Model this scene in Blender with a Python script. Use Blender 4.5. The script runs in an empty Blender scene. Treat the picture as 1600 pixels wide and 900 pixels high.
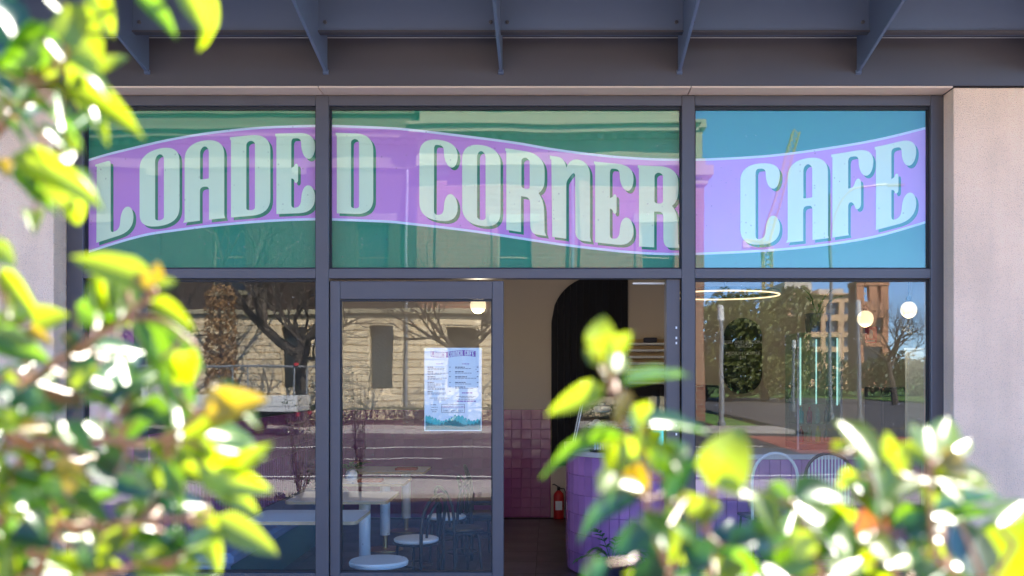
import bpy, bmesh, math, random
from mathutils import Vector, Matrix
from mathutils.geometry import tessellate_polygon
R = math.radians
random.seed(7)
sc = bpy.context.scene
col = sc.collection

# ------------------------------------------------------------------ camera
CAM_D, CAM_H, FPX, CX, CY = 7.78, 1.925, 1556.0, 858.0, 585.0
cam_data = bpy.data.cameras.new('camera')
cam = bpy.data.objects.new('camera', cam_data); col.objects.link(cam)
cam.location = (0, -CAM_D, CAM_H); cam.rotation_euler = (R(90), 0, 0)
cam_data.sensor_width = 36.0; cam_data.lens = FPX * 36.0 / 1600.0
cam_data.shift_x = (800 - CX) / 1600.0; cam_data.shift_y = (CY - 450) / 1600.0
cam_data.clip_start = 0.05; cam_data.clip_end = 3000
cam_data.dof.use_dof = True; cam_data.dof.focus_distance = 7.85; cam_data.dof.aperture_fstop = 3.1
sc.camera = cam
# ------------------------------------------------------------------ light
SUN_AZ, SUN_EL = 33.0, 42.0          # degrees right of straight behind the shop, and above the horizon
world = bpy.data.worlds.new('World'); sc.world = world; world.use_nodes = True
wn = world.node_tree.nodes; wl = world.node_tree.links
sky = wn.new('ShaderNodeTexSky'); sky.sky_type = 'NISHITA'; sky.sun_disc = False
sky.sun_elevation = R(SUN_EL); sky.sun_rotation = R(SUN_AZ); sky.ozone_density = 9.0; sky.dust_density = 0.0; sky.air_density = 0.6
wl.new(sky.outputs[0], wn['Background'].inputs[0]); wn['Background'].inputs[1].default_value = 0.15
to_sun = Vector((math.sin(R(SUN_AZ)) * math.cos(R(SUN_EL)), math.cos(R(SUN_AZ)) * math.cos(R(SUN_EL)), math.sin(R(SUN_EL))))
sun_data = bpy.data.lights.new('sun', 'SUN'); sun_data.energy = 4.6; sun_data.angle = R(0.5); sun_data.color = (1, 0.93, 0.82)
sun = bpy.data.objects.new('sun', sun_data); col.objects.link(sun); sun.location = (20, 30, 40)
sun.rotation_euler = to_sun.to_track_quat('Z', 'Y').to_euler()
sc.view_settings.view_transform = 'Standard'; sc.view_settings.look = 'None'
sc.view_settings.exposure = 2.75; sc.view_settings.gamma = 1.0; sc.view_settings.use_curve_mapping = False
sc.render.engine = 'CYCLES'
cy = sc.cycles
cy.use_denoising = True; cy.max_bounces = 10; cy.diffuse_bounces = 4; cy.glossy_bounces = 4
cy.transmission_bounces = 6; cy.transparent_max_bounces = 24; cy.sample_clamp_indirect = 6.0
cy.caustics_reflective = False; cy.caustics_refractive = False

# ------------------------------------------------------------------ materials
MATS = {}
def mat(name, c, rough=0.6, metal=0.0, var=0.0, scale=6.0, bump=0.0, bscale=60.0, spec=0.5, emit=0.0, coat=0.0):
    m = bpy.data.materials.new(name); m.use_nodes = True; MATS[name] = m
    nt = m.node_tree; n = nt.nodes; l = nt.links
    p = n['Principled BSDF']
    p.inputs['Base Color'].default_value = (*c, 1); p.inputs['Roughness'].default_value = rough
    p.inputs['Metallic'].default_value = metal; p.inputs['Specular IOR Level'].default_value = spec
    p.inputs['Coat Weight'].default_value = coat
    if emit:
        p.inputs['Emission Color'].default_value = (*c, 1); p.inputs['Emission Strength'].default_value = emit
    tc = n.new('ShaderNodeTexCoord')
    if var:
        nz = n.new('ShaderNodeTexNoise'); nz.inputs['Scale'].default_value = scale; nz.inputs['Detail'].default_value = 6
        l.new(tc.outputs['Object'], nz.inputs['Vector'])
        oi = n.new('ShaderNodeObjectInfo')
        mx = n.new('ShaderNodeMix'); mx.data_type = 'FLOAT'; mx.inputs[0].default_value = 0.4
        l.new(nz.outputs[0], mx.inputs[2]); l.new(oi.outputs['Random'], mx.inputs[3])
        rp = n.new('ShaderNodeMapRange'); rp.inputs[1].default_value = 0.25; rp.inputs[2].default_value = 0.75
        rp.inputs[3].default_value = 1 - var; rp.inputs[4].default_value = 1 + var
        l.new(mx.outputs[0], rp.inputs[0])
        vm = n.new('ShaderNodeVectorMath'); vm.operation = 'SCALE'; vm.inputs[0].default_value = c
        l.new(rp.outputs[0], vm.inputs['Scale']); l.new(vm.outputs[0], p.inputs['Base Color'])
        rr = n.new('ShaderNodeMapRange'); rr.inputs[3].default_value = max(0, rough - 0.12); rr.inputs[4].default_value = min(1, rough + 0.12)
        l.new(nz.outputs[0], rr.inputs[0]); l.new(rr.outputs[0], p.inputs['Roughness'])
    if bump:
        nb = n.new('ShaderNodeTexNoise'); nb.inputs['Scale'].default_value = bscale; nb.inputs['Detail'].default_value = 5
        l.new(tc.outputs['Object'], nb.inputs['Vector'])
        b = n.new('ShaderNodeBump'); b.inputs['Strength'].default_value = bump; b.inputs['Distance'].default_value = 0.02
        l.new(nb.outputs[0], b.inputs['Height']); l.new(b.outputs[0], p.inputs['Normal'])
    return m

def glass_mat(name, f0, tint, dust=False):
    m = bpy.data.materials.new(name); m.use_nodes = True; MATS[name] = m
    nt = m.node_tree; n = nt.nodes; l = nt.links
    for x in list(n): n.remove(x)
    out = n.new('ShaderNodeOutputMaterial'); mix = n.new('ShaderNodeMixShader')
    tr = n.new('ShaderNodeBsdfTransparent'); tr.inputs[0].default_value = (*tint, 1)
    gl = n.new('ShaderNodeBsdfGlossy'); gl.inputs['Roughness'].default_value = 0.0; gl.inputs[0].default_value = (1, 1, 1, 1)
    lw = n.new('ShaderNodeLayerWeight'); lw.inputs[0].default_value = 0.5
    pw = n.new('ShaderNodeMath'); pw.operation = 'POWER'; pw.inputs[1].default_value = 5
    ma = n.new('ShaderNodeMath'); ma.operation = 'MULTIPLY_ADD'; ma.inputs[1].default_value = 1 - f0; ma.inputs[2].default_value = f0
    l.new(lw.outputs['Facing'], pw.inputs[0]); l.new(pw.outputs[0], ma.inputs[0]); l.new(ma.outputs[0], mix.inputs[0])
    l.new(tr.outputs[0], mix.inputs[1]); l.new(gl.outputs[0], mix.inputs[2]); l.new(mix.outputs[0], out.inputs[0])
    if dust:
        tc = n.new('ShaderNodeTexCoord'); nz = n.new('ShaderNodeTexNoise'); nz.inputs['Scale'].default_value = 1.3; nz.inputs['Detail'].default_value = 1
        bp = n.new('ShaderNodeBump'); bp.inputs['Strength'].default_value = 0.05; bp.inputs['Distance'].default_value = 0.02
        l.new(tc.outputs['Object'], nz.inputs['Vector']); l.new(nz.outputs[0], bp.inputs['Height']); l.new(bp.outputs[0], gl.inputs['Normal'])
        vo = n.new('ShaderNodeTexVoronoi'); vo.inputs['Scale'].default_value = 26; l.new(tc.outputs['Object'], vo.inputs['Vector'])
        sp = n.new('ShaderNodeSeparateColor'); l.new(vo.outputs['Color'], sp.inputs[0])
        rad = n.new('ShaderNodeMath'); rad.operation = 'MULTIPLY_ADD'; rad.inputs[1].default_value = 0.9; rad.inputs[2].default_value = -0.72; l.new(sp.outputs[0], rad.inputs[0])
        lt = n.new('ShaderNodeMath'); lt.operation = 'LESS_THAN'; l.new(vo.outputs['Distance'], lt.inputs[0]); l.new(rad.outputs[0], lt.inputs[1])
        n2 = n.new('ShaderNodeTexNoise'); n2.inputs['Scale'].default_value = 2.2; n2.inputs['Detail'].default_value = 8; l.new(tc.outputs['Object'], n2.inputs['Vector'])
        m2 = n.new('ShaderNodeMapRange'); m2.inputs[1].default_value = 0.45; m2.inputs[2].default_value = 0.8; m2.inputs[4].default_value = 0.008; l.new(n2.outputs[0], m2.inputs[0])
        ml = n.new('ShaderNodeMath'); ml.operation = 'MULTIPLY_ADD'; ml.inputs[1].default_value = 0.25; l.new(lt.outputs[0], ml.inputs[0]); l.new(m2.outputs[0], ml.inputs[2])
        df = n.new('ShaderNodeBsdfDiffuse'); df.inputs[0].default_value = (.7, .68, .64, 1)
        mx = n.new('ShaderNodeMixShader'); l.new(ml.outputs[0], mx.inputs[0]); l.new(mix.outputs[0], mx.inputs[1]); l.new(df.outputs[0], mx.inputs[2]); l.new(mx.outputs[0], out.inputs[0])
    return m

def leaf_mat(name, c, t, tw=0.5, rough=0.33, var=0.35):
    m = bpy.data.materials.new(name); m.use_nodes = True; MATS[name] = m
    nt = m.node_tree; n = nt.nodes; l = nt.links
    p = n['Principled BSDF']; out = n['Material Output']
    p.inputs['Roughness'].default_value = rough; p.inputs['Specular IOR Level'].default_value = 1.0
    tr = n.new('ShaderNodeBsdfTranslucent'); mix = n.new('ShaderNodeMixShader'); mix.inputs[0].default_value = tw
    oi = n.new('ShaderNodeObjectInfo'); tc = n.new('ShaderNodeTexCoord')
    nz = n.new('ShaderNodeTexNoise'); nz.inputs['Scale'].default_value = 3.0; nz.inputs['Detail'].default_value = 4
    l.new(tc.outputs['Object'], nz.inputs['Vector'])
    mx = n.new('ShaderNodeMix'); mx.data_type = 'FLOAT'; mx.inputs[0].default_value = 0.6
    l.new(nz.outputs[0], mx.inputs[2]); l.new(oi.outputs['Random'], mx.inputs[3])
    rp = n.new('ShaderNodeMapRange'); rp.inputs[3].default_value = 1 - var; rp.inputs[4].default_value = 1 + var
    l.new(mx.outputs[0], rp.inputs[0])
    for cc, sock in ((c, p.inputs['Base Color']), (t, tr.inputs[0])):
        vm = n.new('ShaderNodeVectorMath'); vm.operation = 'SCALE'; vm.inputs[0].default_value = cc
        l.new(rp.outputs[0], vm.inputs['Scale']); l.new(vm.outputs[0], sock)
    l.new(p.outputs[0], mix.inputs[1]); l.new(tr.outputs[0], mix.inputs[2]); l.new(mix.outputs[0], out.inputs[0])
    return m

def brick_mat(name, c1, c2, mortar, bw, rh, ms, rough=0.8):
    m = bpy.data.materials.new(name); m.use_nodes = True; MATS[name] = m
    nt = m.node_tree; n = nt.nodes; l = nt.links; p = n['Principled BSDF']; p.inputs['Roughness'].default_value = rough
    tc = n.new('ShaderNodeTexCoord'); mp = n.new('ShaderNodeMapping'); mp.inputs['Rotation'].default_value = (R(90), 0, 0)
    br = n.new('ShaderNodeTexBrick'); br.inputs['Scale'].default_value = 1.0
    br.inputs['Color1'].default_value = (*c1, 1); br.inputs['Color2'].default_value = (*c2, 1); br.inputs['Mortar'].default_value = (*mortar, 1)
    br.inputs['Brick Width'].default_value = bw; br.inputs['Row Height'].default_value = rh; br.inputs['Mortar Size'].default_value = ms
    l.new(tc.outputs['Object'], mp.inputs[0]); l.new(mp.outputs[0], br.inputs[0]); l.new(br.outputs[0], p.inputs['Base Color'])
    bp = n.new('ShaderNodeBump'); bp.inputs['Strength'].default_value = 0.4; bp.invert = True
    l.new(br.outputs['Fac'], bp.inputs['Height']); l.new(bp.outputs[0], p.inputs['Normal'])
    return m

mat('frame_metal', (0.078, 0.070, 0.078), 0.42, 0.0, 0.08, 3)
mat('fascia_metal', (0.07, 0.06, 0.066), 0.38, 0.0, 0.14, 1.4, 0.04, 8)
mat('beam_metal', (0.10, 0.125, 0.19), 0.4, 0.0, 0.12, 1.2, 0.04, 8)
mat('soffit_board', (0.72, 0.52, 0.40), 0.7, 0, 0.06, 2)
mat('gasket', (0.012, 0.012, 0.016), 0.6)
mat('render_wall', (0.92, 0.64, 0.46), 0.9, 0, 0.16, 2.2, 1.0, 120)
def weather(m):
    nt = m.node_tree; n = nt.nodes; l = nt.links; p = n['Principled BSDF']; src = p.inputs['Base Color'].links[0].from_socket
    tc = n.new('ShaderNodeTexCoord'); mp = n.new('ShaderNodeMapping'); mp.inputs['Scale'].default_value = (7, 7, .5)
    a = n.new('ShaderNodeTexNoise'); a.inputs['Scale'].default_value = 1.0; a.inputs['Detail'].default_value = 5
    b = n.new('ShaderNodeTexVoronoi'); b.inputs['Scale'].default_value = 70
    l.new(tc.outputs['Object'], mp.inputs[0]); l.new(mp.outputs[0], a.inputs['Vector']); l.new(tc.outputs['Object'], b.inputs['Vector'])
    r1 = n.new('ShaderNodeMapRange'); r1.inputs[1].default_value = .3; r1.inputs[2].default_value = .7; r1.inputs[3].default_value = .94; r1.inputs[4].default_value = 1.03; l.new(a.outputs[0], r1.inputs[0])
    r2 = n.new('ShaderNodeMapRange'); r2.inputs[1].default_value = 0.0; r2.inputs[2].default_value = .35; r2.inputs[3].default_value = .72; r2.inputs[4].default_value = 1.0; l.new(b.outputs['Distance'], r2.inputs[0])
    mu = n.new('ShaderNodeMath'); mu.operation = 'MULTIPLY'; l.new(r1.outputs[0], mu.inputs[0]); l.new(r2.outputs[0], mu.inputs[1])
    vm = n.new('ShaderNodeVectorMath'); vm.operation = 'SCALE'; l.new(src, vm.inputs[0]); l.new(mu.outputs[0], vm.inputs['Scale']); l.new(vm.outputs[0], p.inputs['Base Color'])
weather(MATS['render_wall'])
mat('roof_grey', (0.2, 0.2, 0.21), 0.8)
glass_mat('window_glass', 0.047, (0.95, 0.97, 0.96), True)
glass_mat('cabinet_glass', 0.05, (0.72, 0.93, 0.88))
glass_mat('case_glass', 0.04, (0.93, 0.97, 0.96))
mat('vinyl_green', (0.0, 0.215, 0.115), 0.5, 0, 0.05, 2)
mat('vinyl_purple', (0.64, 0.25, 0.68), 0.5, 0, 0.03, 2)
mat('vinyl_mint', (0.76, 0.88, 0.64), 0.5, 0, 0.03, 2)
mat('vinyl_white', (0.70, 0.76, 0.92), 0.5)
mat('wall_dark', (0.045, 0.05, 0.055), 0.7, 0, 0.1, 1.0)
mat('wall_beige', (0.60, 0.51, 0.41), 0.75, 0, 0.05, 1.0, 0.1, 40)
mat('tile_purple', (0.27, 0.06, 0.20), 0.16, 0, 0.10, 5, 0.12, 14, coat=0.3)
mat('grout_purple', (0.25, 0.07, 0.2), 0.8)
mat('tile_violet', (0.42, 0.19, 0.46), 0.2, 0, 0.16, 5, 0.08, 14, coat=0.2)
mat('grout_violet', (0.33, 0.15, 0.37), 0.8)
mat('floor_tile', (0.045, 0.037, 0.04), 0.35, 0, 0.3, 2.5, 0.03, 20)
mat('floor_joint', (0.02, 0.017, 0.018), 0.8)
mat('black_board', (0.008, 0.008, 0.013), 0.85)
mat('black_metal', (0.02, 0.02, 0.024), 0.35)
mat('white_paint', (0.72, 0.74, 0.76), 0.45, 0, 0.04, 3)
mat('table_top', (0.80, 0.78, 0.78), 0.4, 0, 0.05, 3)
mat('ply_edge', (0.52, 0.36, 0.20), 0.6, 0, 0.15, 20)
mat('brass', (0.6, 0.43, 0.18), 0.3, 1.0)
mat('bench_blue', (0.19, 0.25, 0.42), 0.7, 0, 0.1, 3)
mat('teal_fabric', (0.02, 0.12, 0.11), 0.9, 0, 0.4, 60, 0.8, 120)
mat('counter_top', (0.62, 0.60, 0.60), 0.35, 0, 0.06, 8)
mat('red_paint', (0.50, 0.02, 0.02), 0.35, 0, 0.05, 8)
mat('sign_red', (0.55, 0.03, 0.05), 0.5)
mat('paper', (0.78, 0.80, 0.86), 0.8, 0, 0.02, 3)
mat('ink_dark', (0.12, 0.12, 0.18), 0.8)
mat('ink_purple', (0.24, 0.10, 0.40), 0.8)
mat('ink_teal', (0.06, 0.38, 0.38), 0.8, 0, 0.4, 60)
mat('ink_teal_deep', (0.03, 0.22, 0.23), 0.8, 0, 0.4, 60)
mat('globe_glass', (1.0, 0.80, 0.50), 0.4, emit=0.17)
mat('ring_light', (1.0, 0.72, 0.42), 0.4, emit=0.3)
mat('led_strip', (0.85, 0.95, 1.0), 0.4, emit=0.16)
mat('screen_blue', (0.05, 0.5, 0.65), 0.3, emit=0.5)
mat('letter_white', (0.8, 0.8, 0.8), 0.6)
mat('pastry', (0.42, 0.20, 0.07), 0.6, 0, 0.4, 25, 0.4, 60)
mat('cake_cream', (0.65, 0.5, 0.38), 0.6, 0, 0.3, 25)
mat('plate_white', (0.75, 0.75, 0.74), 0.3)
mat('pot_dark', (0.03, 0.03, 0.06), 0.5)
mat('cardboard_red', (0.35, 0.07, 0.04), 0.8, 0, 0.3, 30)
mat('asphalt', (0.10, 0.092, 0.092), 0.85, 0, 0.25, 1.5, 0.4, 90)
mat('concrete', (0.46, 0.42, 0.38), 0.85, 0, 0.15, 1.1, 0.2, 50)
mat('kerb_stone', (0.42, 0.39, 0.36), 0.85, 0, 0.15, 2, 0.2, 50)
mat('red_paving', (0.42, 0.14, 0.10), 0.85, 0, 0.2, 1.5, 0.3, 40)
mat('road_paint', (0.75, 0.74, 0.70), 0.7, 0, 0.15, 5)
mat('yellow_paint', (0.62, 0.42, 0.05), 0.7, 0, 0.15, 5)
mat('soil', (0.07, 0.045, 0.03), 0.95, 0, 0.4, 12, 1.0, 60)
mat('lawn', (0.11, 0.21, 0.035), 0.95, 0, 0.35, 1.2, 1.0, 60)
mat('stone_cream', (0.76, 0.62, 0.41), 0.85, 0, 0.16, 1.4, 0.3, 25)
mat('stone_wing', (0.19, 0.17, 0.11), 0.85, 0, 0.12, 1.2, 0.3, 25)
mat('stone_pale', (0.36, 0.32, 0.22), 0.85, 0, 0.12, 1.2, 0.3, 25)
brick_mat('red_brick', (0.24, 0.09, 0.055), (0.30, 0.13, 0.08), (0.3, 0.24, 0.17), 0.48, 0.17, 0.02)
brick_mat('shaded_brick', (0.034, 0.02, 0.016), (0.05, 0.026, 0.02), (0.045, 0.036, 0.03), 0.48, 0.17, 0.02)  # red brick of the left wing, with the tree shade put into its colour
mat('dark_pane', (0.02, 0.025, 0.03), 0.08)
mat('blue_pane', (0.08, 0.12, 0.17), 0.1)
mat('far_stone', (0.72, 0.46, 0.29), 0.85, 0, 0.1, 0.3)
mat('tower_brick', (0.52, 0.24, 0.14), 0.85, 0, 0.1, 0.3)
mat('far_white', (0.6, 0.56, 0.5), 0.85, 0, 0.1, 0.3)
mat('bark', (0.085, 0.068, 0.055), 0.9, 0, 0.3, 5, 0.8, 30)
mat('pole_metal', (0.33, 0.34, 0.35), 0.45, 0.6)
mat('crane_yellow', (0.55, 0.42, 0.16), 0.6)
mat('ute_white', (0.66, 0.66, 0.66), 0.25, coat=0.5)
mat('ute_glass', (0.02, 0.025, 0.03), 0.06)
mat('rubber', (0.02, 0.02, 0.02), 0.8)
mat('tail_red', (0.6, 0.02, 0.03), 0.3)
leaf_mat('leaf_fresh', (0.10, 0.18, 0.004), (0.36, 0.46, 0.002), 0.5)
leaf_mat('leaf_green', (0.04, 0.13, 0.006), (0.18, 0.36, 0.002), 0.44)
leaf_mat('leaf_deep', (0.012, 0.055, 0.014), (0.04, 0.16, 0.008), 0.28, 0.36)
leaf_mat('leaf_amber', (0.26, 0.18, 0.008), (0.42, 0.29, 0.004), 0.5)
leaf_mat('leaf_rust', (0.34, 0.10, 0.03), (0.60, 0.16, 0.03), 0.4)
leaf_mat('stem_rust', (0.26, 0.11, 0.035), (0.4, 0.15, 0.03), 0.15, 0.45)
leaf_mat('foliage_park', (0.17, 0.19, 0.035), (0.24, 0.28, 0.04), 0.3, 0.6, 0.4)
leaf_mat('foliage_dark', (0.04, 0.075, 0.02), (0.05, 0.10, 0.02), 0.25, 0.6, 0.4)
leaf_mat('foliage_hedge', (0.06, 0.085, 0.04), (0.12, 0.16, 0.05), 0.3, 0.6, 0.4)
leaf_mat('foliage_dry', (0.34, 0.19, 0.07), (0.45, 0.24, 0.06), 0.3, 0.7, 0.4)
leaf_mat('fern_green', (0.03, 0.11, 0.03), (0.06, 0.2, 0.04), 0.3, 0.45)

# ------------------------------------------------------------------ mesh helpers
class MB:
    def __init__(s): s.v = []; s.f = []
    def quad(s, *p):
        i = len(s.v); s.v += [tuple(q) for q in p]; s.f.append(tuple(range(i, i + len(p)))); return s
    def box(s, x0, x1, y0, y1, z0, z1, b=0.0):
        if b <= 0:
            i = len(s.v)
            s.v += [(x, y, z) for x in (x0, x1) for y in (y0, y1) for z in (z0, z1)]
            for f in ((0, 1, 3, 2), (4, 6, 7, 5), (0, 4, 5, 1), (2, 3, 7, 6), (0, 2, 6, 4), (1, 5, 7, 3)):
                s.f.append(tuple(i + k for k in f))
        else:
            bm = bmesh.new(); bmesh.ops.create_cube(bm, size=1)
            for v in bm.verts:
                v.co = ((x0 + x1) / 2 + v.co.x * (x1 - x0), (y0 + y1) / 2 + v.co.y * (y1 - y0), (z0 + z1) / 2 + v.co.z * (z1 - z0))
            bmesh.ops.bevel(bm, geom=bm.edges[:], offset=b, segments=1, affect='EDGES')
            s.addbm(bm); bm.free()
        return s
    def addbm(s, bm):
        i = len(s.v); bm.verts.ensure_lookup_table()
        for k, v in enumerate(bm.verts): v.index = k
        s.v += [tuple(v.co) for v in bm.verts]
        s.f += [tuple(i + v.index for v in f.verts) for f in bm.faces]
    def tube(s, pts, r, n=8, cap=True, closed=False):
        pts = [Vector(p) for p in pts]; m = len(pts)
        rs = r if isinstance(r, (list, tuple)) else [r] * m
        base = len(s.v); prev = None
        for k, p in enumerate(pts):
            if closed: t = pts[(k + 1) % m] - pts[k - 1]
            else: t = pts[min(k + 1, m - 1)] - pts[max(k - 1, 0)]
            if t.length < 1e-9: t = Vector((0, 0, 1))
            t.normalize()
            if prev is None:
                a = Vector((0, 0, 1)) if abs(t.z) < 0.9 else Vector((1, 0, 0)); u = t.cross(a).normalized()
            else:
                u = prev - t * prev.dot(t)
                u = u.normalized() if u.length > 1e-6 else t.orthogonal().normalized()
            prev = u; w = t.cross(u)
            for j in range(n):
                a = 2 * math.pi * j / n
                s.v.append(tuple(p + (u * math.cos(a) + w * math.sin(a)) * rs[k]))
        for k in range(m if closed else m - 1):
            for j in range(n):
                a = base + k * n + j; b = base + k * n + (j + 1) % n
                k2 = (k + 1) % m; c = base + k2 * n + (j + 1) % n; d = base + k2 * n + j
                s.f.append((a, b, c, d))
        if cap and not closed:
            s.f.append(tuple(base + j for j in reversed(range(n)))); s.f.append(tuple(base + (m - 1) * n + j for j in range(n)))
        return s
    def lathe(s, prof, c=(0, 0, 0), n=20):
        base = len(s.v); c = Vector(c)
        for r, z in prof:
            for j in range(n):
                a = 2 * math.pi * j / n; s.v.append((c.x + r * math.cos(a), c.y + r * math.sin(a), c.z + z))
        for k in range(len(prof) - 1):
            for j in range(n):
                s.f.append((base + k * n + j, base + k * n + (j + 1) % n, base + (k + 1) * n + (j + 1) % n, base + (k + 1) * n + j))
        s.f.append(tuple(base + j for j in reversed(range(n)))); s.f.append(tuple(base + (len(prof) - 1) * n + j for j in range(n)))
        return s
    def prism(s, poly, fn0, fn1):
        """poly: list of (a,b); fn0/fn1 map to the two end faces"""
        n = len(poly); i = len(s.v)
        s.v += [tuple(fn0(*p)) for p in poly] + [tuple(fn1(*p)) for p in poly]
        s.f.append(tuple(range(i, i + n))); s.f.append(tuple(i + n + k for k in reversed(range(n))))
        for k in range(n): s.f.append((i + k, i + n + k, i + n + (k + 1) % n, i + (k + 1) % n))
        return s
    def ball(s, c, r, sx=1, sy=1, sz=1, n=10, m=7):
        prof = [(max(1e-4, r * math.sin(math.pi * k / m)), -r * math.cos(math.pi * k / m)) for k in range(m + 1)]
        b = len(s.v); s.lathe(prof, (0, 0, 0), n)
        for k in range(b, len(s.v)):
            x, y, z = s.v[k]; s.v[k] = (c[0] + x * sx, c[1] + y * sy, c[2] + z * sz)
        return s
    def mesh(s, name, material, smooth=False):
        me = bpy.data.meshes.new(name); me.from_pydata(s.v, [], s.f)
        if material: me.materials.append(MATS[material])
        if smooth:
            me.polygons.foreach_set('use_smooth', [True] * len(me.polygons))
            try: me.set_sharp_from_angle(angle=R(40))
            except Exception: pass
        me.update(); return me
    def build(s, name, material, parent=None, smooth=False, fix=True):
        me = s.mesh(name, material, smooth)
        if fix:
            bm = bmesh.new(); bm.from_mesh(me); bmesh.ops.recalc_face_normals(bm, faces=bm.faces[:]); bm.to_mesh(me); bm.free()
        return link(name, me, parent)
def link(name, me, parent=None, mw=None):
    o = bpy.data.objects.new(name, me); col.objects.link(o)
    if parent is not None: o.parent = parent
    if mw is not None: o.matrix_basis = mw
    return o
def tag(o, label=None, cat=None, group=None, kind=None):
    if label: o['label'] = label
    if cat: o['category'] = cat
    if group: o['group'] = group
    if kind: o['kind'] = kind
    return o
def thing(name, loc=(0, 0, 0), label=None, cat=None, group=None, rz=0):
    o = bpy.data.objects.new(name, None); col.objects.link(o); o.location = loc; o.rotation_euler.z = rz
    o.empty_display_size = 0.1
    return tag(o, label, cat, group)
def struct(name, mb, material, label=None, smooth=False):
    o = mb.build(name, material, None, smooth); return tag(o, label, None, None, 'structure')
def copy_tree(o, parent=None):
    c = o.copy(); col.objects.link(c); c.parent = parent
    for ch in list(o.children): copy_tree(ch, c)
    return c
def at(px, py, d):
    """a point of the place seen at photo pixel (px,py), d metres from the lens along the view axis"""
    return Vector(((px - CX) * d / FPX, -CAM_D + d, CAM_H + (CY - py) * d / FPX))
def fx(px, y=0.0): return (px - CX) * (CAM_D + y) / FPX
def fz(py, y=0.0): return CAM_H + (CY - py) * (CAM_D + y) / FPX

# ------------------------------------------------------------------ ground and street
struct('ground', MB().box(-900, 900, -900, 300, -0.9, -0.30), 'lawn', 'flat grassy ground reaching the horizon behind the street')
struct('pavement', MB().box(-60, 40, -10.6, 0.02, -0.28, -0.02), 'concrete', 'pale concrete pavement in front of the cafe')
struct('road', MB().box(-120, 120, -27.0, -10.75, -0.28, -0.14), 'asphalt', 'grey asphalt street reflected in the shop windows')
road = bpy.data.objects['road']
k = MB().box(-60, 40, -10.75, -10.602, -0.28, -0.015); struct('kerb', k, 'kerb_stone', 'concrete kerb along the near side of the street')
struct('far_pavement', MB().box(-60, 8.6, -29.8, -27.17, -0.28, -0.01), 'concrete', 'pale footpath on the far side of the street')
struct('far_kerb', MB().box(-60, 8.6, -27.168, -27.0, -0.28, -0.008), 'kerb_stone', 'concrete kerb on the far side of the street')
struct('garden_strip', MB().box(-60, 6.2, -33.2, -29.8, -0.28, 0.03), 'soil', 'soil strip in front of the stone building')
for (x0, x1, y0, y1) in ((-60, 6, -20.3, -20.12), (-60, 6, -12.6, -12.45), (9, 60, -17.6, -17.4)):
    MB().box(x0, x1, y0, y1, -0.139, -0.134).build('road_line', 'road_paint', road)
for i in range(9):
    MB().box(-40 + i * 5, -37.6 + i * 5, -16.5, -16.36, -0.139, -0.134).build('lane_dash', 'road_paint', road)
struct('red_crossing', MB().box(6.5, 60, -25.2, -18.0, -0.139, -0.130), 'red_paving', 'red brick paved band of the intersection')
struct('side_road', MB().box(9.2, 26, -75, -27.0, -0.28, -0.137), 'asphalt', 'side street running away from the corner')
pts = [(10 + 18 * math.sin(a), -30 - 22 * (1 - math.cos(a)) ) for a in [k * 0.09 for k in range(16)]]
m = MB()
for a, b in zip(pts[:-1], pts[1:]):
    m.quad((a[0], a[1], -0.131), (b[0], b[1], -0.131), (b[0] + .05, b[1] - .16, -0.131), (a[0], a[1] - .16, -0.131))
m.build('yellow_line', 'yellow_paint', bpy.data.objects['side_road'])
struct('lawn', MB().box(26.2, 120, -110, -27.3, -0.28, -0.06), 'lawn', 'park lawn across the intersection')
struct('park_lawn', MB().box(9.0, 26.1, -110, -75.2, -0.28, -0.06), 'lawn', 'park lawn at the end of the side street')
# garden bed the photographer stands behind
struct('garden_bed', MB().box(-6.0, 3.5, -7.35, -6.35, -0.02, 0.06), 'soil', 'narrow garden bed at the pavement edge')
bed = bpy.data.objects['garden_bed']
MB().box(-6.1, 3.6, -6.349, -6.25, -0.02, 0.13, 0.01).build('edging', 'kerb_stone', bed)
MB().box(-6.1, 3.6, -7.45, -7.351, -0.02, 0.13, 0.01).build('edging', 'kerb_stone', bed)

# ------------------------------------------------------------------ the cafe building
Z_SOF = fz(137, -0.25); Z_FT = fz(58, -0.25); XL = fx(84, -0.25); XR = fx(1490, -0.25)
cafe = thing('cafe_building', (0, 0, 0), 'corner cafe building of pinkish render with dark steel fascia', 'building')
MB().box(-9.5, XL, -0.25, 0.35, -0.02, Z_SOF, 0.006).build('wall_panel', 'render_wall', cafe)
MB().box(XR, 8.5, -0.25, 0.35, -0.02, Z_SOF, 0.006).build('wall_panel', 'render_wall', cafe)
MB().box(-9.6, 8.6, -0.262, 0.3, Z_SOF + 0.012, Z_FT).build('fascia_beam', 'fascia_metal', cafe)
# soffit boards between pillars, joints open
js = [XL + 0.003, fx(497, -0.25), fx(1080, -0.25), XR - 0.003]
for a, b in zip(js[:-1], js[1:]):
    MB().box(a + 0.004, b - 0.004, -0.252, 0.10, Z_SOF + 0.0, Z_SOF + 0.011).build('soffit_board', 'soffit_board', cafe)
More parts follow.
